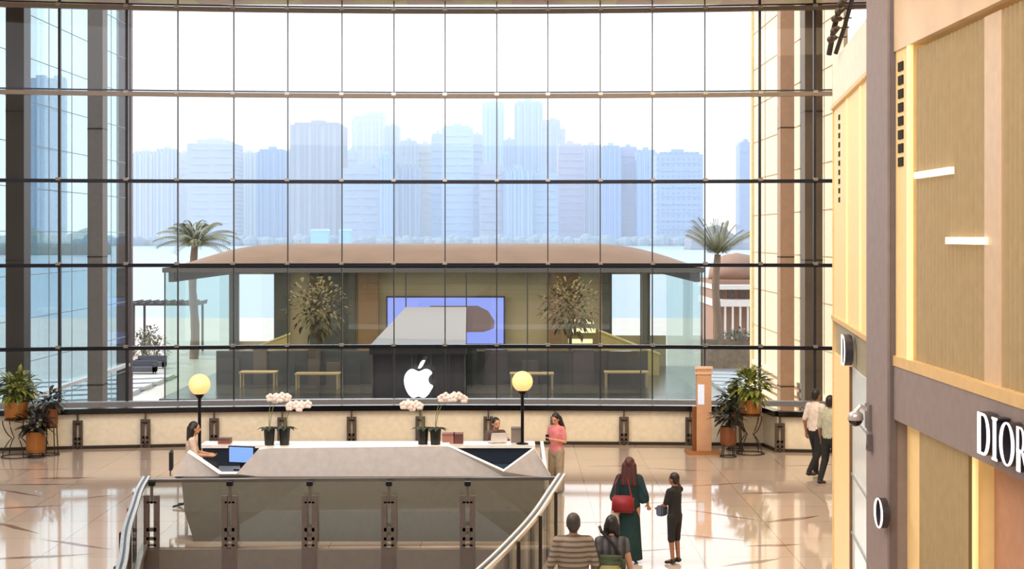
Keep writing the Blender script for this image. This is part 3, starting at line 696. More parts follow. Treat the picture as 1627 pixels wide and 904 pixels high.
PM = mat('post_metal', rgb(104, 92, 84), .35, .6)
for px in (125, 232, 341, 449, 559, 668, 776, 882, 991, 1096, 1238, 1330):
    q_ = rail_at(px)
    if q_: ladder_post(fb, q_[0], q_[1] - .08 - 36.5, 0, .84, .19, PM)
    bm = B()

# near balustrade round the void
nb = thing('void_balustrade', 'curved glass balustrade with metal handrail around the open void in the foreground', 'balustrade', (-2.6, 24.7, 0))
def ln(x, y, z): return (x + 2.6, y - 24.7, z)
NR = 1.1
bm = B(); beam(bm, ln(-6.02, 24.7, NR), ln(.84, 24.95, NR), .10, .05); link('handrail', bm, mat('rail_grey', rgb(104, 98, 92), .3, .7), nb)
CHR = mat('polished_rail', rgb(214, 192, 160), .22, .85)
def curved(pts, name, z, w, h, m, dz=0, off=0):
    bm = B(); P = [Vector(p) for p in pts]
    Q = []
    for i in range(len(P) - 1):
        p0, p1, p2, p3 = P[max(i - 1, 0)], P[i], P[i + 1], P[min(i + 2, len(P) - 1)]
        for s in range(6):
            u = s / 6; Q.append(.5 * ((2 * p1) + (-p0 + p2) * u + (2 * p0 - 5 * p1 + 4 * p2 - p3) * u * u + (-p0 + 3 * p1 - 3 * p2 + p3) * u ** 3))
    Q.append(P[-1]); rings = []
    for i, p in enumerate(Q):
        d = (Q[min(i + 1, len(Q) - 1)] - Q[max(i - 1, 0)]).normalized(); s = Vector((-d.y, d.x))
        c = p + s * off
        rings.append([ln(*(c + s * a * w / 2), z + b_ * h / 2) for a, b_ in ((-1, -1), (1, -1), (1, 1), (-1, 1))])
    ring_loft(bm, rings); return link(name, bm, m, nb)
NG = glass('balustrade_glass', (.84, .84, .81, 1), .02, k=.25)
curved(VR[:7], 'handrail', NR + .02, .13, .05, CHR, off=.0)
curved(VR[:7], 'handrail_groove', NR + .05, .03, .02, BLACK)
curved(VR[:7], 'lower_rail', NR - .12, .05, .04, CHR, off=-.06)
curved(VR[:7], 'side_glass', .55, .02, .95, NG)
curved(VR[:7], 'kerb_rail', .04, .10, .08, CHR)
CHL = mat('cool_rail', rgb(196, 196, 192), .25, .8)
curved(VL[:7], 'handrail', NR + .02, .12, .05, CHL)
curved(VL[:7], 'handrail_groove', NR + .05, .03, .02, BLACK)
curved(VL[:7], 'side_glass', .55, .02, .95, NG)
curved(VL[:7], 'kerb_rail', .04, .10, .08, CHL)
bm = B(); beam(bm, ln(-6.0, 24.68, .53), ln(.82, 24.93, .53), .02, 1.08); link('front_glass', bm, NG, nb)
PD = mat('near_post_metal', rgb(104, 92, 86), .45, .2)
for px in (241, 365, 492, 618, 743):
    D = 24.62; ladder_post(nb, ln(wx(px, D), 0, 0)[0], D - 24.7, 0, 1.06, .215, PD, down=.6)
    bm = B(); box(bm, ln(wx(px, D), 0, 0)[0] - .05, ln(wx(px, D), 0, 0)[0] + .05, -.12, -.02, NR - .07, NR - .0); link('rail_bracket', bm, BLACK, nb)
for (p, m) in [(VR, CHR), (VL, CHL)]:
    for i in (1, 2, 3, 4, 5):
        bm = B(); x, y, _ = ln(p[i][0], p[i][1], 0); s = .07 if p is VR else -.07
        beam(bm, (x + s, y, 0.0), (x + s, y, NR), .05, .07); link('side_post', bm, DKBRONZE, nb)
# slab fascia under the front glass
bm = B(); box(bm, -6.05, .9, 24.6, 24.74, -.62, -.005); struct(link('trim_1', bm, FASCIA))

# ================================================================ reception desk
dk = thing('reception_desk', 'white faceted information desk with two notches behind the front glass', 'desk', (-2.6, 27, 0))
def dz(px, py, D=25.9): return wx(px, D) + 2.6, wz(py, D)
outl = [dz(276, 757), dz(297, 718), dz(348, 753), dz(375, 753), dz(410, 714), dz(430, 712), dz(712, 709), dz(800, 749), dz(849, 713), dz(875, 757)]
bm = B()
yf, yb = -1.1, -.85; zb = wz(757, 26.0)
top = outl; n_ = len(top)
f_ = [bm.verts.new((x, yf, z)) for x, z in top]; b2 = [bm.verts.new((x, yb, z)) for x, z in top]
lf = [bm.verts.new((top[0][0] + .02, yf + .12, zb)), bm.verts.new((top[-1][0] - .02, yf + .12, zb))]
lb = [bm.verts.new((top[0][0] + .02, yb, zb)), bm.verts.new((top[-1][0] - .02, yb, zb))]
low = [bm.verts.new((x, yf + .10, zb)) for x, z in top[1:-1]]; lowb = [bm.verts.new((x, yb, zb)) for x, z in top[1:-1]]
low = [lf[0]] + low + [lf[1]]; lowb = [lb[0]] + lowb + [lb[1]]
for i in range(n_ - 1):
    bm.faces.new((f_[i], f_[i + 1], low[i + 1], low[i])); bm.faces.new((b2[i + 1], b2[i], lowb[i], lowb[i + 1]))
    bm.faces.new((f_[i + 1], f_[i], b2[i], b2[i + 1])); bm.faces.new((low[i], low[i + 1], lowb[i + 1], lowb[i]))
bm.faces.new((f_[0], low[0], lowb[0], b2[0])); bm.faces.new((f_[-1], b2[-1], lowb[-1], low[-1]))
link('faceted_front', bm, WHITE, dk)
bm = B(); x0, x1 = dz(290, 0)[0], dz(860, 0)[0]
ring_loft(bm, [[(x0 + .34, -1.78, 0), (x1 - .05, -1.78, 0), (x1 - .05, -.9, 0), (x0 + .34, -.9, 0)], [(x0 + .12, -1.5, .45), (x1, -1.5, .45), (x1, -.9, .45), (x0 + .12, -.9, .45)], [(x0 - .04, -1.02, zb), (x1 + .06, -1.02, zb), (x1 + .06, -.9, zb), (x0 - .04, -.9, zb)]]); link('recessed_base', bm, BASE_SHADE, dk)
# counter tops: front one, rear one, end returns
bm = B(); x0 = dz(430, 0)[0]; x1 = dz(712, 0)[0]; box(bm, x0, x1, -1.09, -.45, 1.44, 1.47); link('front_counter', bm, mat('white_gloss', rgb(240, 238, 234), .2), dk)
NAVY = mat('inner_navy', rgb(22, 34, 52), .4)
Dr = 30.0; rx0, rx1 = wx(322, Dr) + 2.6, wx(850, Dr) + 2.6
bm = B(); box(bm, rx0, rx1, 2.7, 3.3, .93, .988); link('rear_counter', bm, mat('white_gloss', None), dk)
bm = B(); box(bm, rx0 + .05, rx1 - .05, 2.75, 3.2, 0, .93); link('rear_base', bm, NAVY, dk)
bm = B(); box(bm, dz(410, 0)[0] + .3, dz(712, 0)[0] - .1, -.85, .3, .7, .74); link('inner_worktop', bm, NAVY, dk)
bm = B(); box(bm, dz(740, 0)[0], dz(860, 0)[0], -.84, 2.7, .55, .62); link('side_cabinet', bm, mat('inner_teal', rgb(34, 62, 84), .4), dk)
bm = B(); prism(bm, [(-.85, 0), (3.3, 0), (3.3, .988), (-.85, .9)], 'x', dz(866, 0)[0], dz(872, 0)[0]); link('end_panel', bm, WHITE, dk)
# monitor on the inner left
t = thing('computer_monitor', 'blue lit computer screen in the left notch of the desk', 'monitor', (wx(384, 28.2), 28.2, 0), rz=-.25)
bm = B(); box(bm, -.26, .26, -.02, .02, .86, 1.18); link('bezel', bm, BLACK, t)
bm = B(); box(bm, -.24, .24, -.028, -.02, .88, 1.16); link('screen', bm, mat('screen_blue', rgb(60, 90, 150), .3, emit=rgb(130, 170, 235), es=.8), t)
bm = B(); box(bm, -.12, .12, -.1, .1, .74, .76); box(bm, -.02, .02, -.02, .03, .76, .9); link('stand', bm, BLACK, t)
bm = B(); box(bm, -.9, .5, 27.75, 28.6, .70, .74)
t = thing('inner_desk', 'dark inner worktop carrying the blue screen', 'desk', (wx(384, 28.2), 28.2, 0))
bm.free(); bm = B(); box(bm, -.55, .5, -.35, .45, .70, .74); link('worktop', bm, NAVY, t)
for sx in (-.5, .45): bm = B(); box(bm, sx - .02, sx + .02, -.3, .4, 0, .7); link('leg', bm, BLACK, t)

# globe lamps on the rear counter
for px, py, pyb, lab in ((317, 611, 712, 'globe lamp on a black pole beside the seated woman'), (830, 606, 708, 'globe lamp on a black pole at the right end of the desk')):
    D = 29.86 if px > 500 else 29.0; zc = wz(py, D); base = .988 if px > 500 else 0
    t = thing('globe_lamp', lab, 'lamp', (wx(px, D), D, base)); zc -= base
    bm = B(); ball(bm, (0, 0, zc), .205, seg=32); link('globe', bm, mat('globe_glow', rgb(235, 190, 140), .4, emit=rgb(255, 196, 122), es=.72), t, smooth=True)
    bm = B(); tube(bm, [(0, 0, .02), (0, 0, zc - .2)], .032, 12); link('pole', bm, BLACK, t)
    bm = B(); lathe(bm, [(.12, 0), (.12, .02), (.05, .04)]); link('base', bm, BLACK, t)
    bm = B(); lathe(bm, [(.05, zc - .26), (.09, zc - .2), (.10, zc - .17)]); link('socket', bm, BLACK, t)
# orchids
def orchid(px, D, zb, h, side, label, seed, lean=.35):
    r = random.Random(seed); t = thing('potted_orchid', label, 'orchid', (wx(px, D), D, zb))
    bm = B(); lathe(bm, [(.08, 0), (.10, .30), (.09, .30), (.08, .26)]); link('pot', bm, mat('black_pot', rgb(26, 28, 26), .3), t)
    bm = B()
    for k in range(9):
        a = k * 2.4; leaf_bm(bm, (0, 0, .24), (math.cos(a), math.sin(a), .9), .3, .11, .6, 4)
    link('leaves', bm, mat('orchid_leaf', rgb(34, 48, 34), .4), t, smooth='flat_open')
    PT = mat('orchid_petal', rgb(238, 222, 216), .5)
    for j in range(2):
        pts = [Vector((0, 0, .22))]
        for k in range(1, 9):
            u = k / 8; pts.append(Vector((side * (lean * u * u) + (j - .5) * .12 * u, (j - .5) * .2 * u, .22 + (h - .22) * math.sin(u * PI * .62) / math.sin(PI * .5))))
        bm = B(); tube(bm, pts, .007, 5); st = link('stem', bm, mat('orchid_stem', rgb(120, 130, 90), .5), t)
        for k in (5, 6, 7, 8):
            c = pts[k] + Vector((r.uniform(-.04, .04), -.04, r.uniform(-.03, .03))); bm = B()
            for m_ in range(5):
                a = m_ * 2 * PI / 5 + .3; ball(bm, c + Vector((math.cos(a) * .04, 0, math.sin(a) * .04)), .038, 1, .3, 1, 8)
            link('flower', bm, PT, st, smooth=True)
orchid(428, 26.2, 1.474, .85, 1, 'white orchid in a tall black pot at the left end of the counter', 1, .25)
orchid(452, 26.25, 1.474, .70, 1, 'orchid with drooping flowers right of the tall black pot', 2, .32)
orchid(692, 26.15, 1.474, .86, 1, 'tall orchid arching right near the counter centre', 3, .42)
orchid(672, 26.2, 1.474, .72, -1, 'orchid leaning left beside the taller arching one', 4, .30)
# small boxes on the counters
def dbox(name, px0, px1, py0, py1, D, label, cat, c, c2, zb):
    x0, x1 = wx(px0, D), wx(px1, D); t = thing(name, label, cat, ((x0 + x1) / 2, D, zb)); w = (x1 - x0) / 2; h = wz(py0, D) - zb
    bm = B(); box(bm, -w, w, -.12, .12, 0, h * .9); link('body', bm, mat(name + label[:6], c, .6), t)
    bm = B(); box(bm, -w * 1.04, w * 1.04, -.13, .13, h * .9, h); link('lid', bm, mat(name + label[:6] + 'lid', c2, .6), t)
dbox('storage_box', 348, 367, 696, 712, 30, 'small brown box on the rear counter beside the seated woman', 'box', rgb(126, 78, 66), rgb(96, 62, 56), .988)
dbox('brochure_box', 703, 722, 688, 703, 30, 'dusty pink brochure box behind the orchids', 'box', rgb(160, 112, 102), rgb(140, 96, 90), .988)
dbox('brochure_box', 721, 736, 688, 703, 30, 'dark red-brown brochure box right of the pink one', 'box', rgb(98, 58, 56), rgb(120, 76, 70), .988)
dbox('display_stand', 812, 828, 679, 705, 30.16, 'tall grey display stand left of the right globe lamp', 'stand', rgb(128, 116, 108), rgb(110, 100, 94), .988)

# ================================================================ people
SKIN = {k: mat('skin_' + k, c, .5) for k, c in (('tan', rgb(196, 146, 116)), ('brown', rgb(150, 104, 80)), ('fair', rgb(214, 168, 140)))}
HAIR = mat('dark_hair', rgb(26, 20, 20), .45)
def cap(bm, a, b_, ra, rb, sx=1, sy=1, n=14):
    """tapered round-ended segment between joints"""
    a, b_ = Vector(a), Vector(b_); d = (b_ - a); L = d.length or 1e-4; d = d / L
    ref = Vector((1, 0, 0)) if abs(d.x) < .8 else Vector((0, 0, 1))
    u = (ref - d * ref.dot(d)).normalized(); v = d.cross(u); rings = []
    for k in range(1, 5): t = -PI / 2 + PI / 2 * k / 4; rings.append((a + d * ra * math.sin(t), ra * math.cos(t)))
    for k in range(0, 4): t = PI / 2 * k / 4; rings.append((b_ + d * rb * math.sin(t), rb * math.cos(t)))
    ring_loft(bm, [[c + u * r_ * sx * math.cos(2 * PI * i / n) + v * r_ * sy * math.sin(2 * PI * i / n) for i in range(n)] for c, r_ in rings])
def fuse(name, bm, m, parent, vox=.012, sm=4):
    o = link(name + '_raw', bm, m, None)
    md = o.modifiers.new('r', 'REMESH'); md.mode = 'VOXEL'; md.voxel_size = vox; md.use_smooth_shade = True
    s = o.modifiers.new('s', 'SMOOTH'); s.iterations = sm; s.factor = .5
    dg = bpy.context.evaluated_depsgraph_get(); me = bpy.data.meshes.new_from_object(o.evaluated_get(dg))
    bpy.data.objects.remove(o)
    me.materials.clear(); me.materials.append(m)
    for p in me.polygons: p.use_smooth = True
    r_ = bpy.data.objects.new(name, me); COL.objects.link(r_); r_.parent = parent; return r_
def hand(bm, w, d, side, s, curl=.35):
    """palm plus five separate bent fingers; d = direction of the hand"""
    w = Vector(w); d = Vector(d).normalized(); ref = Vector((0, 1, 0)) if abs(d.y) < .8 else Vector((0, 0, 1))
    ac = d.cross(ref).normalized(); nn = ac.cross(d)
    pc_ = w + d * .05 * s
    cap(bm, w + d * .01 * s, w + d * .085 * s, .026 * s, .030 * s, .85, 1.1)
    for k, (o_, L) in enumerate(((-.030, .068), (-.010, .078), (.010, .073), (.029, .058))):
        p0 = w + d * .085 * s + ac * o_ * s; p1 = p0 + (d + nn * curl * .5).normalized() * L * .5 * s; p2 = p1 + (d * .8 + nn * curl * 1.6).normalized() * L * .5 * s
        cap(bm, p0, p1, .0098 * s, .009 * s, n=8); cap(bm, p1, p2, .009 * s, .0078 * s, n=8)
    t0 = w + d * .03 * s - ac * .022 * s * side; t1 = t0 + (d * .6 - ac * .9 * side + nn * .3).normalized() * .04 * s; t2 = t1 + (d * 1 - ac * .2 * side + nn * .3).normalized() * .03 * s
    cap(bm, t0, t1, .013 * s, .011 * s, n=8); cap(bm, t1, t2, .011 * s, .009 * s, n=8)
def person(label, loc, rz, h, J=None, top=None, sleeve=1.0, bottom=None, legs='trousers', skin='tan', hair='short', shoe=None, build=1.0, fem=False, headturn=0, headnod=0, sit=0):
    s = h / 1.75; t = thing('person', label, 'person', loc, rz)
    j = dict(pel=(0, 0, .95), bel=(0, 0, 1.12), che=(0, 0, 1.32), nk=(0, -.01, 1.47), hd=(0, .02, 1.62),
             shL=(-.185, 0, 1.41), shR=(.185, 0, 1.41), elL=(-.235, -.02, 1.12), elR=(.235, -.02, 1.12), wrL=(-.25, .06, .88), wrR=(.25, .06, .88),
             hiL=(-.095, 0, .92), hiR=(.095, 0, .92), knL=(-.10, .015, .50), knR=(.10, .015, .50), anL=(-.10, -.02, .09), anR=(.10, -.02, .09),
             toL=None, toR=None, haL=None, haR=None)
    if fem:
        for k in ('shL', 'shR'): x, y, z = j[k]; j[k] = (x * .86, y, z)
    if J: j.update(J)
    j = {k: (Vector(v) * s if v is not None else None) for k, v in j.items()}
    for S in 'LR':
        if j['to' + S] is None: j['to' + S] = j['an' + S] + Vector((0, .15, -.055)) * s
        if j['ha' + S] is None: j['ha' + S] = j['wr' + S] + (j['wr' + S] - j['el' + S]).normalized() * .1 * s
    b = build
    def torso(bm, g=0.0, waist=.125):
        if fem: waist *= .86
        cap(bm, j['pel'], j['bel'], (.145 + g) * s * b, (waist + g) * s * b, 1.12, .78, 18)
        cap(bm, j['bel'], j['che'], (waist + g) * s * b, (.15 + g) * s * b, 1.14, .74, 18)
        cap(bm, j['che'], (j['shL'] + j['shR']) / 2, (.15 + g) * s * b, (.09 + g) * s, 1.2, .74, 18)
        cap(bm, j['shL'] * .96 + j['che'] * .04, j['shR'] * .96 + j['che'] * .04, (.058 + g) * s * b, (.058 + g) * s * b)
    def arms(bm, g=0.0, upto=2.0):
        for S in 'LR':
            sh, el, wr = j['sh' + S], j['el' + S], j['wr' + S]
            u = min(1, upto); cap(bm, sh, sh.lerp(el, u), (.055 + g) * s, (.055 - .014 * u + g) * s)
            if upto > 1: v = min(1, upto - 1); cap(bm, el, el.lerp(wr, v), (.041 + g) * s, (.041 - .015 * v + g) * s)
    def legs_(bm, g=0.0, upto=2.0, wide=0):
        for S in 'LR':
            hi, kn, an = j['hi' + S], j['kn' + S], j['an' + S]
            u = min(1, upto); cap(bm, hi, hi.lerp(kn, u), (.088 + g) * s * b, (.088 - .032 * u + g + wide * .5) * s * b)
            if upto > 1: v = min(1, upto - 1); cap(bm, kn, kn.lerp(an, v), (.056 + g + wide * .5) * s, (.054 - .018 * v + g + wide) * s)
    hd = j['hd']; R = Matrix.Rotation(headturn, 4, 'Z') @ Matrix.Rotation(headnod, 4, 'X')
    def H(x, y, z): return hd + R @ Vector((x * s, y * s, z * s))
    bm = B(); torso(bm); arms(bm); legs_(bm)
    cap(bm, j['nk'] - Vector((0, 0, .05 * s)), hd - Vector((0, 0, .05 * s)), .056 * s, .05 * s)
    ball(bm, H(0, 0, .015), .1 * s, .78, .95, 1.08, 20, R); ball(bm, H(0, .03, -.05), .068 * s, .86, .95, .95, 16, R)
    cap(bm, H(0, .085, .01), H(0, .108, -.03), .011 * s, .017 * s, n=8)         # nose
    cap(bm, H(-.028, .083, -.062), H(.028, .083, -.062), .0105 * s, .0105 * s, n=8)  # lips
    cap(bm, H(-.04, .078, .03), H(.04, .078, .03), .016 * s, .016 * s, n=8)     # brow
    for sg in (-1, 1): ball(bm, H(sg * .08, -.005, -.01), .026 * s, .4, .8, 1.2, 8, R)
    for S, sg in (('L', -1), ('R', 1)):
        hand(bm, j['wr' + S], j['ha' + S] - j['wr' + S], sg, s)
        cap(bm, j['an' + S], j['to' + S], .036 * s, .03 * s)
    fuse('body', bm, SKIN[skin], t, .0085 * max(s, .9), 2)
    for sg in (-1, 1):
        bm = B(); ball(bm, H(sg * .032, .083, .006), .0115 * s, 1.2, .6, .8, 8, R); link('eye', bm, mat('eye_dark', rgb(30, 22, 20), .2), t, smooth=True)
    if top:
        bm = B(); torso(bm, .014, .138); arms(bm, .013, sleeve)
        cap(bm, j['nk'] - Vector((0, 0, .06 * s)), j['nk'] - Vector((0, 0, .015 * s)), .07 * s, .062 * s)
        fuse('shirt', bm, top, t, .013 * max(s, .9), 5)
    if legs in ('trousers', 'wide', 'shorts'):
        bm = B(); cap(bm, j['pel'] + Vector((0, 0, .02)) * s, j['pel'] - Vector((0, 0, .05)) * s, .152 * s * b, .15 * s * b, 1.1, .8, 16)
        legs_(bm, .018, 1.06 if legs == 'shorts' else 1.97, .035 if legs == 'wide' else .0); fuse(legs if legs != 'wide' else 'trousers', bm, bottom, t, .013 * max(s, .9), 4)
    if legs == 'dress':
        bm = B(); pr = [(.155, 1.0), (.17, .9), (.185, .6), (.2, .3), (.215, .06)]
        lathe(bm, [(r_ * s, z * s) for r_, z in reversed(pr)], (0, 0, 0), 24, 1.0, .75)
        for v in bm.verts:
            a = math.atan2(v.co.y, v.co.x); k = 1 + .05 * math.sin(a * 7) * max(0, 1 - v.co.z / s); v.co.x *= k; v.co.y *= k
        link('skirt', bm, bottom, t, smooth=True)
    if shoe:
        for S in 'LR':
            an, to = j['an' + S], j['to' + S]; bm = B(); cap(bm, an - Vector((0, 0, .035 * s)) - (to - an) * .15, to, .043 * s, .034 * s, 1.05, .9); cap(bm, an, an - Vector((0, 0, .03 * s)), .045 * s, .045 * s)
            zz = min(an.z, to.z) - .045 * s
            for v in bm.verts: v.co.z = max(v.co.z, max(zz, .0) if not sit else zz)
            fuse('shoe', bm, shoe, t, .01, 2)
    if hair:
        bm = B(); ball(bm, H(0, -.018, .035), .105 * s, .84, .97, 1.02, 20, R)
        ball(bm, H(0, -.05, -.01), .085 * s, .92, .8, 1.05, 16, R)
        if hair == 'bun': ball(bm, H(0, -.10, .03), .045 * s)
        if hair == 'long':
            for sg in (-1, 0, 1):
                cap(bm, H(sg * .055, -.05, .0), H(sg * .075, -.085, -.28), .062 * s, .05 * s)
            cap(bm, H(0, -.07, .0), H(0, -.10, -.36), .075 * s, .055 * s)
        if hair == 'bob':
            for sg in (-1, 1): cap(bm, H(sg * .06, -.03, .0), H(sg * .07, -.05, -.1), .045 * s, .04 * s)
        o = fuse('hair', bm, HAIR if hair != 'greyshort' else mat('grey_hair', rgb(58, 54, 52), .5), t, .01, 3)
    return t, j, s, H
def fabric(n, c): return mat('cloth_' + n, c, .85, noise=.12, nscale=14)
NBLK = fabric('black', rgb(28, 28, 32))
shoe_blk = mat('black_shoe', rgb(22, 20, 22), .4)

# striped-shirt man (foreground, seen from behind)
shirt = stripes('striped_knit', rgb(146, 134, 118), rgb(96, 84, 76), 'Z', .062, .6, .9, soft=.1)
person('grey-haired person in a striped shirt beside the curved handrail, seen from behind', (wx(911, 18.3), 18.3, 0), 0, 1.74, dict(elL=(-.275, -.03, 1.13), elR=(.27, -.03, 1.13), wrL=(-.27, .10, .90), wrR=(.27, .10, .90)), shirt, 1.0, fabric('navy', rgb(40, 44, 60)), 'trousers', 'brown', 'greyshort', shoe_blk, 1.12)
t, j, s, H = person('dark-haired person in a grey patterned top with a green backpack, seen from behind', (wx(972, 18.6), 18.6, 0), -.15, 1.66, None, stripes('patterned_top', rgb(98, 96, 96), rgb(62, 60, 66), 'X', .09, .5, .9, soft=.2), .35, fabric('khaki', rgb(90, 84, 70)), 'trousers', 'tan', 'bob', shoe_blk, 1.08, True)
bp = t
bk = thing('backpack', 'olive green and yellow backpack worn by the person in the grey top', 'backpack', t.location + Vector((0, 0, .06)), t.rotation_euler.z)
bm = B(); box(bm, -.17, .19, -.36, -.17, .86, 1.16); bmesh.ops.bevel(bm, geom=bm.edges[:], offset=.05, segments=3, affect='EDGES'); link('bag_body', bm, mat('bag_green', rgb(62, 74, 50), .8), bk, smooth=True)
bm = B(); box(bm, -.12, .14, -.40, -.33, .89, 1.06); bmesh.ops.bevel(bm, geom=bm.edges[:], offset=.02, segments=2, affect='EDGES'); link('front_pocket', bm, mat('bag_yellow', rgb(166, 150, 84), .8), bk, smooth=True)
bm = B(); tube(bm, [(.14, -.2, 1.12), (.02, -.17, 1.30), (-.12, -.10, 1.42), (-.15, .02, 1.45)], .02, 8); link('shoulder_strap', bm, mat('bag_black', rgb(24, 26, 24), .8), bk)
bm = B(); tube(bm, [(-.12, -.2, 1.0), (-.17, -.1, 1.0)], .015, 8); link('side_strap', bm, mat('bag_black', None), bk)

# teal dress woman with red bag
TEAL = fabric('teal', rgb(16, 52, 56))
t, j, s, H = person('person with long auburn hair in a dark teal abaya carrying a red bag', (wx(1000, 23.6), 23.6, 0), -.2, 1.64, dict(elR=(.27, -.03, 1.15), wrR=(.30, .06, .98), elL=(-.22, .0, 1.14), wrL=(-.16, .16, 1.02)), TEAL, 1.6, TEAL, 'dress', 'tan', None, shoe_blk, 1.05, True)
bm = B(); ball(bm, H(0, -.018, .035), .11 * s, .84, .97, 1.02, 20)
for sg in (-1, 0, 1): cap(bm, H(sg * .06, -.05, 0), H(sg * .09, -.10, -.30), .065 * s, .055 * s)
fuse('hair', bm, mat('auburn_hair', rgb(66, 26, 24), .5), t, .01, 3)
bm = B()   # loose cape sleeves
for sg in (-1, 1): cap(bm, (sg * .15, 0, 1.30), (sg * .215, 0, 1.02), .075, .10, 1, .7)
fuse('cape', bm, TEAL, t, .014, 4)
hb = thing('red_handbag', 'dark red bag held at the back of the person in the teal dress', 'bag', t.location, -.2)
bm = B(); box(bm, -.24, .10, -.30, -.16, .82, 1.08); bmesh.ops.bevel(bm, geom=bm.edges[:], offset=.03, segments=2, affect='EDGES'); link('bag_body', bm, mat('bag_red', rgb(132, 24, 36), .6), hb, smooth=True)
bm = B(); tube(bm, [(-.2, -.2, 1.06), (-.2, -.15, 1.25), (-.14, -.05, 1.38), (-.02, -.1, 1.33), (.06, -.2, 1.06)], .012); link('handle', bm, mat('bag_red', None), hb)
sbag = thing('shopping_bag', 'white carrier bag hanging behind the red bag', 'bag', t.location, -.2)
bm = B(); prism(bm, [(-.30, .62), (-.14, .60), (-.17, .94), (-.25, .94)], 'y', -.17, -.08); link('bag_body', bm, mat('bag_white', rgb(206, 196, 190), .6), sbag)
bm = B(); tube(bm, [(-.25, -.13, .93), (-.22, -.1, 1.04), (-.17, -.13, .93)], .008); link('handle', bm, mat('bag_white', None), sbag)

# boy
t, j, s, H = person('child in black shorts and shirt with one hand raised to the head', (wx(1072, 23.5), 23.5, 0), .9, 1.42, dict(elR=(.30, .06, 1.38), wrR=(.17, .05, 1.60), haR=(.11, .04, 1.67), elL=(-.20, .08, 1.16), wrL=(-.12, .26, 1.08)), NBLK, .9, NBLK, 'shorts', 'brown', 'short', shoe_blk, .95)
t = thing('waist_pouch', 'small grey blue pouch held in front of the child in black', 'pouch', t.location, .9)
bm = B(); box(bm, -.16, .02, .13, .25, .74, .90); bmesh.ops.bevel(bm, geom=bm.edges[:], offset=.02, segments=2, affect='EDGES'); link('pouch_body', bm, mat('pouch_blue', rgb(88, 96, 120), .7), t)
bm = B(); box(bm, -.165, .025, .245, .258, .84, .86); link('zip', bm, STEEL, t)

# woman in pink
PINK = fabric('pink', rgb(214, 130, 134)); GREYT = fabric('grey_trouser', rgb(150, 136, 118))
t, j, s, H = person('person in a pink shirt and pale grey trousers looking at a phone', (wx(884, 29.9), 29.9, 0), PI * .78, 1.60, dict(elL=(-.22, -.02, 1.14), elR=(.22, -.02, 1.14), wrL=(-.07, .22, 1.20), wrR=(.07, .22, 1.20)), PINK, .7, GREYT, 'wide', 'tan', 'long', shoe_blk, 1.0, True, 0, -.35)
ph = thing('phone', 'dark phone held by the person in pink', 'phone', t.location, PI * .78)
bm = B(); box(bm, -.036, .036, .288, .298, 1.06 + .02, 1.20); link('phone_case', bm, BLACK, ph)
bm = B(); box(bm, -.032, .032, .284, .288, 1.07 + .02, 1.19); link('phone_screen', bm, mat('phone_glass', rgb(60, 70, 90), .1), ph)

# two men walking right
WSH = fabric('white_shirt', rgb(222, 208, 200)); OSH = fabric('sage_shirt', rgb(176, 178, 158))
person('walking person in a white shirt and black trousers, near the gold shopfront edge', (wx(1296, 32.0), 32.0, 0), -1.0, 1.86, dict(knL=(-.10, .10, .52), anL=(-.10, .10, .09), knR=(.10, -.02, .50), anR=(.10, -.28, .13), elL=(-.25, -.06, 1.13), wrL=(-.25, -.02, .88), elR=(.25, .02, 1.13), wrR=(.25, .14, .90)), WSH, .95, NBLK, 'trousers', 'brown', 'short', shoe_blk)
person('walking person in a sage green shirt, half hidden by the gold shopfront edge', (wx(1319, 30.9), 30.9, 0), -.8, 1.84, dict(knR=(.10, .08, .52), anR=(.10, .08, .09), knL=(-.10, -.02, .50), anL=(-.10, -.20, .11)), OSH, .95, NBLK, 'trousers', 'brown', 'short', shoe_blk)

# seated woman on a high stool at the left of the desk
SX, SD = wx(303, 28.4), 28.4
SEAT = dict(pel=(0, 0, .80), bel=(0, .0, .97), che=(0, .02, 1.16), nk=(0, .03, 1.31), hd=(0, .07, 1.46), shL=(-.16, .03, 1.25), shR=(.16, .03, 1.25),
            elL=(-.20, .10, .99), elR=(.20, .10, .99), wrL=(-.12, .33, .96), wrR=(.12, .33, .96), hiL=(-.09, .02, .78), hiR=(.09, .02, .78),
            knL=(-.10, .44, .74), knR=(.10, .44, .74), anL=(-.09, .58, .36), anR=(.09, .58, .36))
person('person in a beige blouse and black trousers seated at the left end of the desk', (SX, SD, .02), -PI / 2 + .15, 1.75, SEAT, fabric('beige_blouse', rgb(206, 184, 166)), .9, NBLK, 'trousers', 'tan', 'long', shoe_blk, .95, True, sit=1)
t = thing('high_chair', 'black swivel chair under the seated person in the beige blouse', 'chair', (SX - .08, SD, 0), -PI / 2 + .15)
bm = B(); box(bm, -.23, .23, -.2, .25, .56, .66); bmesh.ops.bevel(bm, geom=bm.edges[:], offset=.03, segments=2, affect='EDGES'); link('seat', bm, mat('chair_black', rgb(24, 24, 26), .6), t)
bm = B(); box(bm, -.2, .2, -.31, -.25, .70, 1.08); bmesh.ops.bevel(bm, geom=bm.edges[:], offset=.025, segments=2, affect='EDGES'); link('backrest', bm, mat('chair_black', None), t)
bm = B(); tube(bm, [(0, 0, .05), (0, 0, .57)], .03); tube(bm, [(0, -.1, .57), (0, -.30, .6), (0, -.30, .78)], .02); link('gas_stem', bm, STEEL, t)
bm = B()
for k in range(5): a = k * 2 * PI / 5; tube(bm, [(0, 0, .08), (.26 * math.cos(a), .26 * math.sin(a), .03)], .02)
link('star_base', bm, BLACK, t)
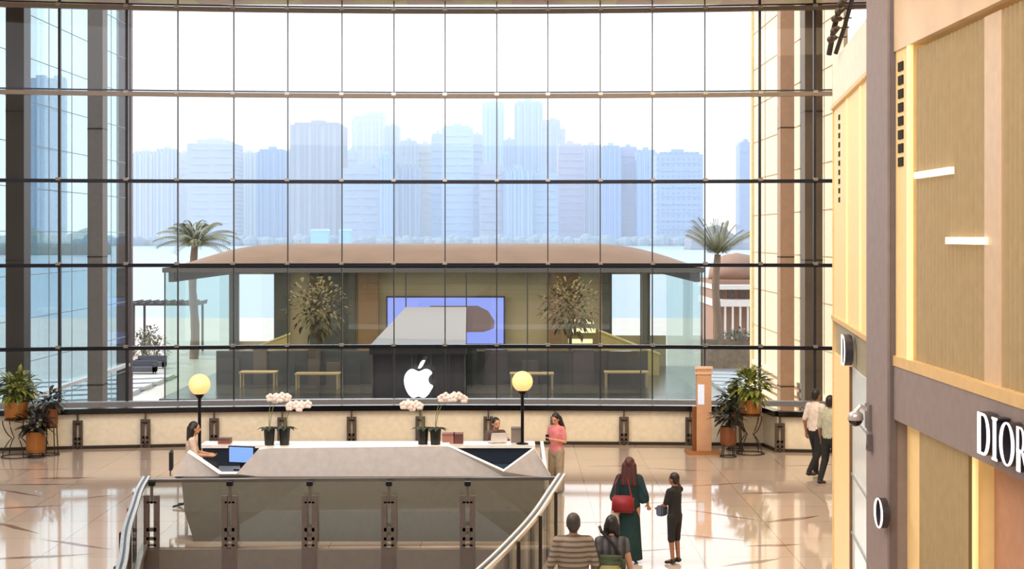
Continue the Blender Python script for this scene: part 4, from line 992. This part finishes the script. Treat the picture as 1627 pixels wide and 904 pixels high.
# seated man behind the rear counter
M_ = dict(pel=(0, 0, .56), bel=(0, .0, .73), che=(0, .04, .92), nk=(0, .06, 1.07), hd=(0, .11, 1.21), shL=(-.18, .06, 1.01), shR=(.18, .06, 1.01),
          elL=(-.27, .14, .78), elR=(.27, .14, .78), wrL=(-.16, .34, .86), wrR=(.16, .34, .86), hiL=(-.09, .02, .54), hiR=(.09, .02, .54),
          knL=(-.11, .42, .54), knR=(.11, .42, .54), anL=(-.10, .40, .13), anR=(.10, .40, .13))
mx_, my_ = wx(784, 31.1), 31.15
person('dark-haired person in a grey-brown top seated behind the desk', (mx_, my_ + .25, 0), PI + .5, 1.75, M_, fabric('grey_brown_top', rgb(96, 78, 76)), 1.5, NBLK, 'trousers', 'tan', 'short', shoe_blk, sit=1)
t = thing('office_chair', 'black chair under the person seated behind the desk', 'chair', (mx_, my_ + .25, 0), PI + .5)
bm = B(); box(bm, -.23, .23, -.2, .22, .36, .42); link('seat', bm, mat('chair_black', None), t)
bm = B(); box(bm, -.2, .2, -.27, -.21, .46, .8); link('backrest', bm, mat('chair_black', None), t)
bm = B(); tube(bm, [(0, 0, .03), (0, 0, .37)], .03); tube(bm, [(0, -.1, .38), (0, -.24, .4), (0, -.24, .5)], .02); box(bm, -.25, .25, -.03, .03, 0, .05); box(bm, -.03, .03, -.25, .25, 0, .05); link('base', bm, BLACK, t)
t = thing('open_laptop', 'white open laptop on the rear counter before the seated dark-haired person', 'laptop', (wx(792, 30.0), 30.0, .998), .3)
bm = B(); box(bm, -.17, .17, -.02, .2, 0, .015); link('keyboard_base', bm, mat('laptop_white', rgb(226, 220, 220), .4), t)
bm = B(); beam(bm, (0, -.02, .01), (0, -.10, .2), .34, .012, up=(0, 1, 0)); link('laptop_lid', bm, mat('laptop_white', None), t)

# ================================================================ info totem
t = thing('directory_totem', 'copper-coloured directory totem on a square base plate', 'sign', (wx(1117, 35.5), 35.5, 0))
CU = mat('copper', rgb(216, 172, 138), .35, .3)
bm = B(); box(bm, -.40, .40, -.35, .35, 0, .06); link('base_plate', bm, mat('wood_base', rgb(160, 108, 60), .5), t)
bm = B(); box(bm, -.16, .19, -.07, .07, .06, 1.98); link('pillar', bm, CU, t)
bm = B(); box(bm, -.13, .02, -.085, -.07, 1.15, 1.62); link('map_screen', bm, mat('map_screen', rgb(200, 208, 224), .3, emit=rgb(190, 204, 230), es=.45), t)
bm = B(); box(bm, -.2, .22, -.1, .1, 1.98, 2.03); box(bm, -.2, .22, -.1, .1, 1.86, 1.90); link('top_bar', bm, mat('pale_copper', rgb(226, 190, 164), .4), t)
bm = B(); box(bm, -.25, -.17, -.05, .05, .06, 1.1); link('side_rib', bm, mat('dark_copper', rgb(140, 84, 44), .4, .5), t)
# ================================================================ potted plants
BRASS = mat('brass_pot', rgb(168, 112, 60), .35, .7)
LG = leafmat('bright_leaves', rgb(58, 74, 30), rgb(150, 158, 70)); LD = leafmat('dark_leaves', rgb(26, 32, 30), rgb(62, 60, 52))
def stand(px, D, h, r0, label, style):
    t = thing('plant_stand', label, 'plant stand', (wx(px, D), D, 0))
    bm = B(); n = 28
    tube(bm, [(r0 * math.cos(2 * PI * k / n), r0 * math.sin(2 * PI * k / n), .015) for k in range(n + 1)], .014, 6); link('base_ring', bm, DKBRONZE, t)
    bm = B(); rt = r0 * .8; tube(bm, [(rt * math.cos(2 * PI * k / n), rt * math.sin(2 * PI * k / n), h - .012) for k in range(n + 1)], .012, 6); lathe(bm, [(rt, h - .012), (rt, h)]); link('top_ring', bm, DKBRONZE, t)
    for k in range(4):
        a = PI / 4 + k * PI / 2; bm = B(); pts = []
        for i in range(13):
            u = i / 12
            rr = (r0 * (.32 + .68 * abs(math.cos(u * PI)) ** .8)) if style == 'wasp' else r0 * (1 - .2 * u)
            pts.append((rr * math.cos(a), rr * math.sin(a), .015 + u * (h - .03)))
        tube(bm, pts, .013, 6); link('leg', bm, DKBRONZE, t)
def pot(px, D, zb, r, h, label, leaf, n, L, R, seed, cz=None, m=None, up=.5):
    t = thing('potted_plant', label, 'plant', (wx(px, D), D, zb))
    bm = B(); lathe(bm, [(r * .86, 0), (r, h * .15), (r, h), (r * .9, h), (r * .88, h * .86)], n=28); link('pot', bm, m or BRASS, t, smooth=False)
    bm = B(); lathe(bm, [(r * .87, h * .84), (r * .87, h * .9)], n=20); link('soil', bm, mat('soil', rgb(50, 38, 30), .9), t)
    bm = B(); rr = random.Random(seed)
    for k in range(7):
        a = rr.uniform(0, 2 * PI); tube(bm, [(0, 0, h * .8), (R * .4 * math.cos(a), R * .4 * math.sin(a), h + R * .5)], .008, 5)
    link('stems', bm, mat('green_stem', rgb(80, 84, 50), .6), t)
    crown(t, (0, 0, h + (cz or R * .6)), R, n, L, L * .42, leaf, rr, 'foliage', .75)
stand(1192, 35.4, .92, .33, 'hourglass wire plant stand under the large brass pot on the right', 'wasp')
pot(1192, 35.4, .92, .27, .36, 'large leafy plant in a wide brass pot on the tall right stand', LG, 170, .30, .42, 31, .34)
stand(1157, 34.9, .28, .19, 'low wire stand under the small brown pot beside the totem', 'straight')
pot(1157, 34.9, .28, .19, .42, 'small plant in a dark brass pot on the low stand beside the totem', LD, 90, .26, .3, 32, .24, mat('dark_brass', rgb(132, 84, 56), .4, .6))
stand(1168, 36.0, .62, .2, 'mid-height wire stand behind the right plant group', 'straight')
pot(1168, 36.0, .62, .19, .3, 'dark bushy plant in the middle of the right plant group', leafmat('mid_leaves', rgb(44, 54, 26), rgb(104, 106, 50)), 130, .28, .34, 33, .26, MATS['dark_brass'])
stand(26, 34.9, .88, .34, 'hourglass wire plant stand under the large brass pot on the far left', 'wasp')
pot(26, 34.9, .88, .27, .40, 'large leafy plant in a brass pot on the far left stand', LG, 190, .28, .42, 41, .34)
stand(80, 35.2, .66, .20, 'straight wire plant stand of the left plant group', 'straight')
pot(80, 35.2, .66, .17, .42, 'dark leaved plant in a narrow brass pot on the straight left stand', LD, 60, .26, .28, 42, .2, MATS['dark_brass'])
stand(57, 34.8, .12, .2, 'low ring stand under the front brass pot of the left group', 'straight')
pot(57, 34.8, .12, .22, .48, 'plant with dark drooping leaves in the lowest brass pot on the left', LD, 80, .30, .34, 43, .2)

# ================================================================ right-hand shopfronts
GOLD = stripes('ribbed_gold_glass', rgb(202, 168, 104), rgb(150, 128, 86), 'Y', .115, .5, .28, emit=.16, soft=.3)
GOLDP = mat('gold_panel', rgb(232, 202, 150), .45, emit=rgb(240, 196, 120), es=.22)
PGREY = mat('mauve_grey_stone', rgb(146, 132, 130), .5)
MARB = mat('beige_marble', rgb(232, 204, 168), .35, noise=.1, nscale=1.5)
XW = 3.86
sf = thing('near_shopfront', 'near shopfront of gold ribbed glass with a mauve-grey sign band', 'shopfront', (XW, 15.2, 0))
def sl(bm, y0, y1, z0, z1, x0=0, x1=.1): box(bm, x0, x1, y0 - 15.2, y1 - 15.2, z0, z1)
# D along the wall for a pixel column
def dcol(px): return XW * F / (px - CX)
bm = B(); sl(bm, 5, 15.2, 6.95, 11.5, -.02, .4); link('upper_fascia', bm, MARB, sf)
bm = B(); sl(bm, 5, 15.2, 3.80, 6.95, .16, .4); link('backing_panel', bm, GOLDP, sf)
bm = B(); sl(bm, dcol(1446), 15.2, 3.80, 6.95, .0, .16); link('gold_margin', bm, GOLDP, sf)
# ribbed glass: real flutes
def flutes(y0, y1, z0, z1, x, pitch=.115):
    bm = B(); y = y0; prof = []
    n = int((y1 - y0) / pitch)
    pts = []
    for k in range(n):
        for i in range(6):
            u = i / 6; pts.append((x + .03 - .035 * math.sin(PI * u), y0 + (k + u) * pitch - 15.2))
    pts.append((x + .03, y0 + n * pitch - 15.2))
    vb = [bm.verts.new((p[0], p[1], z0)) for p in pts]; vt = [bm.verts.new((p[0], p[1], z1)) for p in pts]
    for i in range(len(pts) - 1): bm.faces.new((vb[i], vb[i + 1], vt[i + 1], vt[i]))
    vb2 = [bm.verts.new((x + .06, pts[0][1], z0)), bm.verts.new((x + .06, pts[-1][1], z0)), bm.verts.new((x + .06, pts[-1][1], z1)), bm.verts.new((x + .06, pts[0][1], z1))]
    bm.faces.new(vb2); return bm
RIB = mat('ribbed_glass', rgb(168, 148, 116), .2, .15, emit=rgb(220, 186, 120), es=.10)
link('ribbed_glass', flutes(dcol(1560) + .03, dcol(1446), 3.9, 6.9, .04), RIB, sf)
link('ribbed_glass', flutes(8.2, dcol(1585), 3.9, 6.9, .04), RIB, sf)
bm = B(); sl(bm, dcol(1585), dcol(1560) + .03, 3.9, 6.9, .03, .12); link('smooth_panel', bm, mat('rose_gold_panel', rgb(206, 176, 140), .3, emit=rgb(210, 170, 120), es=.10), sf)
bm = B(); sl(bm, dcol(1447) - .02, dcol(1443), 3.86, 6.95, -.015, .02); link('led_strip', bm, mat('led_gold', rgb(255, 232, 170), .4, emit=rgb(255, 226, 150), es=.5), sf)
bm = B(); sl(bm, 5, 15.2, 3.80, 3.9, -.03, .16); link('ledge', bm, mat('gold_ledge', rgb(226, 190, 130), .4), sf)
bm = B(); sl(bm, 5, 15.2, 3.26, 3.80, -.02, .3); link('sign_band', bm, PGREY, sf)
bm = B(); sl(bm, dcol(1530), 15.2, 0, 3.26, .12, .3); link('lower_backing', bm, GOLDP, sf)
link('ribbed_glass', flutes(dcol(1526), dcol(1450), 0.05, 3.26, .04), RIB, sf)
bm = B(); sl(bm, dcol(1533), dcol(1528), 0, 3.26, .09, .115); link('led_strip', bm, mat('led_gold', None), sf)
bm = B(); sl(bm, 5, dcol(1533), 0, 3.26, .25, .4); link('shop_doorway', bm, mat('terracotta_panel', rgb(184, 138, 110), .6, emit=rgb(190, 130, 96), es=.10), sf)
for k in range(8):
    bm = B(); zc = 6.78 - .135 * k; y = dcol(1432)
    sl(bm, y - .09, y + .09, zc - .045, zc + .045, -.012, .0); link('vent_slot', bm, mat('slot_black', rgb(24, 18, 14), .8), sf)
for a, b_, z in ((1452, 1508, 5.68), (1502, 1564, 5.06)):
    bm = B(); sl(bm, dcol(b_), dcol(a), z - .03, z + .03, .0, .05); link('lamp_reflection', bm, mat('lamp_reflection', rgb(255, 240, 220), .4, emit=rgb(255, 236, 208), es=1.0), sf)  # lamp reflections on the ribbed glass, drawn as glowing bars
# zig-zag reflection on the panels is left undrawn, this mesh is discarded
bm = B(); sl(bm, 10.6, 10.9, 5.42, 5.5, -.0, .03)
bm.free()
pil = thing('mauve_pillar', 'tall mauve-grey pillar between the two gold shopfronts', 'pillar', (3.78, 15.65, 0))
bm = B(); box(bm, 0, .5, -.45, .45, 0, 12); link('pillar_shaft', bm, PGREY, pil)
bm = B(); box(bm, .03, .09, -.47, -.45, 0, 12); link('return_shade', bm, mat('mauve_dark', rgb(110, 100, 102), .5), pil)  # dark strip painting the shade on the pillar's return face
# letters
def letter_outline(ch, h):
    o_, ins = [], []
    if ch == 'D':
        w = .82 * h
        o_ = [(0, 0), (.42 * h, 0)] + [(.42 * h + (w - .42 * h) * math.sin(t), h / 2 - h / 2 * math.cos(t)) for t in [PI * k / 16 for k in range(1, 16)]] + [(.42 * h, h), (0, h)]
        ins = [(.2 * h, .06 * h), (.40 * h, .06 * h)] + [(.40 * h + (w - .58 * h) * math.sin(t), h / 2 - (h / 2 - .06 * h) * math.cos(t)) for t in [PI * k / 16 for k in range(1, 16)]] + [(.40 * h, .94 * h), (.2 * h, .94 * h)]
    if ch == 'O':
        w = .92 * h
        o_ = [(w / 2 + w / 2 * math.sin(t), h / 2 - h / 2 * math.cos(t)) for t in [2 * PI * k / 32 for k in range(32)]]
        ins = [(w / 2 + (w / 2 - .17 * h) * math.sin(t), h / 2 - (h / 2 - .04 * h) * math.cos(t)) for t in [2 * PI * k / 32 for k in range(32)]]
    if ch == 'I': w = .34 * h; o_ = [(.0, 0), (w, 0), (w, .04 * h), (w * .78, .07 * h), (w * .78, .93 * h), (w, .96 * h), (w, h), (0, h), (0, .96 * h), (w * .22, .93 * h), (w * .22, .07 * h), (0, .04 * h)]
    return o_, ins, w
def letter(parent, y, z, ch, h, depth=.09, sc=1.0):
    face = mat('letter_white', rgb(250, 246, 248), .4, emit=(1, .97, .98, 1), es=.9); side = mat('letter_side', rgb(46, 40, 52), .5)
    def ringmesh(bm, o_, ins, x0, x1, faces):
        n = len(o_); mk = lambda P, x: [bm.verts.new((x, -p[0] * sc, p[1])) for p in P]
        A, A2 = mk(o_, x0), mk(o_, x1); 
        if ins:
            Bv, B2 = mk(ins, x0), mk(ins, x1)
            for i in range(n):
                k = (i + 1) % n
                bm.faces.new((A[i], A[k], Bv[k], Bv[i])); bm.faces.new((A2[k], A2[i], B2[i], B2[k]))
                bm.faces.new((A[i], A2[i], A2[k], A[k])); bm.faces.new((Bv[k], B2[k], B2[i], Bv[i]))
        else:
            bm.faces.new(A); bm.faces.new(list(reversed(A2)))
            for i in range(n): k = (i + 1) % n; bm.faces.new((A[i], A2[i], A2[k], A[k]))
    if ch == 'R':
        bits = []
        o_, ins, w = letter_outline('D', h * .56)
        P = [([(p[0], p[1] + .44 * h) for p in o_], [(p[0], p[1] + .44 * h) for p in ins]), ([(0, 0), (.2 * h, 0), (.2 * h, .5 * h), (0, .5 * h)], []), ([(.28 * h, .46 * h), (.46 * h, .46 * h), (.80 * h, 0), (.58 * h, 0)], [])]
        w = .8 * h
    else:
        o_, ins, w = letter_outline(ch, h); P = [(o_, ins)]
    t = bpy.data.objects.new('letter', None)
    bm = B()
    for o_, ins in P: ringmesh(bm, o_, ins, -.015, depth - .015, None)
    L = link('letter', bm, side, parent); L.location = (-depth, y, z)
    bm = B()
    for o_, ins in P: ringmesh(bm, o_, ins, -.022, -.0155, None)
    link('letter_face', bm, face, L)
    return w * sc
sg_ = thing('shop_sign', 'lit white serif shop letters on the mauve-grey sign band', 'sign', (XW - .02, 3.74 * F / (1557 - CX), 3.37))
yy = 0
for ch in 'DIOR': yy -= letter(sg_, yy, 0, ch, .33, .10, 1.12) + .055
# a ring-shaped projecting letter on the pillar, seen almost edge-on
rs_ = thing('ring_sign', 'round white lit letter low on the mauve pillar', 'sign', (3.78, dcol(1388) - .1 * 0, wz(836, 15.3)))
rs_.location.y = 3.70 * F / (1390 - CX); letter(rs_, 0, 0, 'O', .30, .07, 1.3)
rs2 = thing('curved_sign', 'white lit letter high on the further shopfront beside the pillar', 'sign', (4.20, 18.4, 3.5))

# further shopfront, turned slightly
A0, A1 = Vector((3.95, 16.2)), Vector((4.66, 21.85))
dv = (A1 - A0); LA = dv.length; ang = math.atan2(dv.y, dv.x) - PI / 2
s2 = thing('far_shopfront', 'further gold shopfront whose edge meets the view of the glass wall', 'shopfront', (A0.x, A0.y, 0), ang)
# local: y along the wall (0..LA), x outwards to the right
def s2b(name, y0, y1, z0, z1, x0, x1, m, mm=None):
    bm = B(); box(bm, x0, x1, y0, y1, z0, z1); return link(name, bm, m, s2)
s2b('upper_fascia', 0, LA, 6.95, 7.6, -.02, .4, mat('white_fascia', rgb(238, 226, 212), .5))
s2b('fascia_line', 0, LA, 6.92, 6.97, -.05, .0, mat('gold_ledge', None))
s2b('gold_panel', 0, LA, 3.94, 6.95, 0, .4, GOLDP)
s2b('corner_strip', LA - .04, LA + .02, 0, 7.6, -.02, .42, mat('cream_edge', rgb(236, 206, 156), .5))
s2b('sign_band', 0, LA, 3.42, 3.94, .03, .4, mat('greenish_band', rgb(176, 168, 140), .3))
s2b('band_ledge', 0, LA, 3.90, 3.96, -.04, .05, mat('gold_ledge', None))
s2b('gold_panel', LA - 2.4, LA, 0, 3.42, 0, .4, GOLDP)
s2b('bronze_jamb', LA - 2.5, LA - 2.4, 0, 3.42, -.01, .4, mat('bronze_jamb', rgb(140, 98, 66), .4, .4))
s2b('shop_window', 0, LA - 2.5, .02, 3.42, .02, .16, mat('pale_shopglass', rgb(196, 206, 206), .12, emit=rgb(200, 208, 204), es=.3))
for k in range(4): s2b('window_bar', 0, LA - 2.5, .55 + .75 * k, .57 + .75 * k, .0, .03, mat('bar_grey', rgb(150, 150, 150), .4))
s2b('gold_rib', 1.9, 2.0, 3.96, 6.9, -.015, .0, mat('led_gold', None)); s2b('gold_rib', 3.6, 3.66, 3.96, 6.9, -.015, .0, mat('led_gold', None))
for k in range(10):
    z = 6.78 - k * .127; s2b('vent_slot', LA - 1.0, LA - .84, z - .07, z, -.012, 0, MATS['slot_black'])
rs2.location = (s2.matrix_basis @ Vector((0.0, 3.0, 0))); rs2.location.z = 3.46; rs2.rotation_euler.z = ang
letter(rs2, 0.2, 0, 'D', .38, .10, 1.6)
# security camera on the pillar
t = thing('security_camera', 'dome security camera on a bracket fixed to the mauve pillar', 'camera', (3.78, 15.95, wz(662, 16)))
bm = B(); box(bm, -.03, .0, -.09, .09, -.12, .14); link('wall_plate', bm, mat('cam_grey', rgb(120, 110, 112), .4), t)
bm = B(); tube(bm, [(-.02, 0, .08), (-.10, 0, .12), (-.15, 0, .06)], .022); link('arm', bm, mat('cam_silver', rgb(206, 200, 196), .3, .5), t)
bm = B(); lathe(bm, [(.03, .07), (.075, .04), (.085, -.02), (.08, -.03)], (-.15, 0, 0)); link('housing', bm, mat('cam_silver', None), t, smooth=True)
bm = B(); lathe(bm, [(.0, -.10), (.045, -.085), (.07, -.05), (.074, -.03)], (-.15, 0, 0)); link('dome', bm, mat('cam_dome', rgb(34, 24, 22), .1), t, smooth=True)
t = thing('wall_sensor', 'small dark triangular fitting on the mauve pillar below the security camera', 'fitting', (3.78, 15.85, wz(715, 15.9)))
bm = B(); prism(bm, [(-.06, 0), (.06, 0), (.03, .17), (-.03, .17)], 'x', -.05, 0); link('housing', bm, mat('sensor_dark', rgb(100, 88, 92), .5), t)
bm = B(); prism(bm, [(-.04, .02), (.04, .02), (.02, .06), (-.02, .06)], 'x', -.056, -.05); link('lens', bm, mat('sensor_lens', rgb(50, 44, 48), .2), t)
# dark lighting truss hanging at the top right
t = thing('lighting_truss', 'dark hanging lighting rig with spotlights at the top of the far shopfront', 'lights', (4.42, 20.2, 7.6))
bm = B(); tube(bm, [(-.05, .6, 0), (-.02, .4, .35), (.06, 0, .9), (.1, -.3, 1.6)], .04); tube(bm, [(.02, .5, .0), (.1, .3, .35), (.18, -.1, .9), (.2, -.3, 1.6)], .03); link('curved_arm', bm, mat('rig_black', rgb(38, 30, 28), .5), t)
rr = random.Random(4)
for k in range(9):
    z = .2 + k * .12; x = -.02 + .02 * k; y = .45 - z * .5; bm = B(); a = rr.uniform(-.9, .9)
    cap(bm, (x, y, z), (x - .09 * math.cos(a), y - .08, z + .08 * math.sin(a)), .035, .05, n=10); tube(bm, [(x, y, z), (x + .16, y, z + .01)], .01, 5)
    link('spotlight', bm, mat('rig_brown', rgb(64, 50, 42), .5), t)
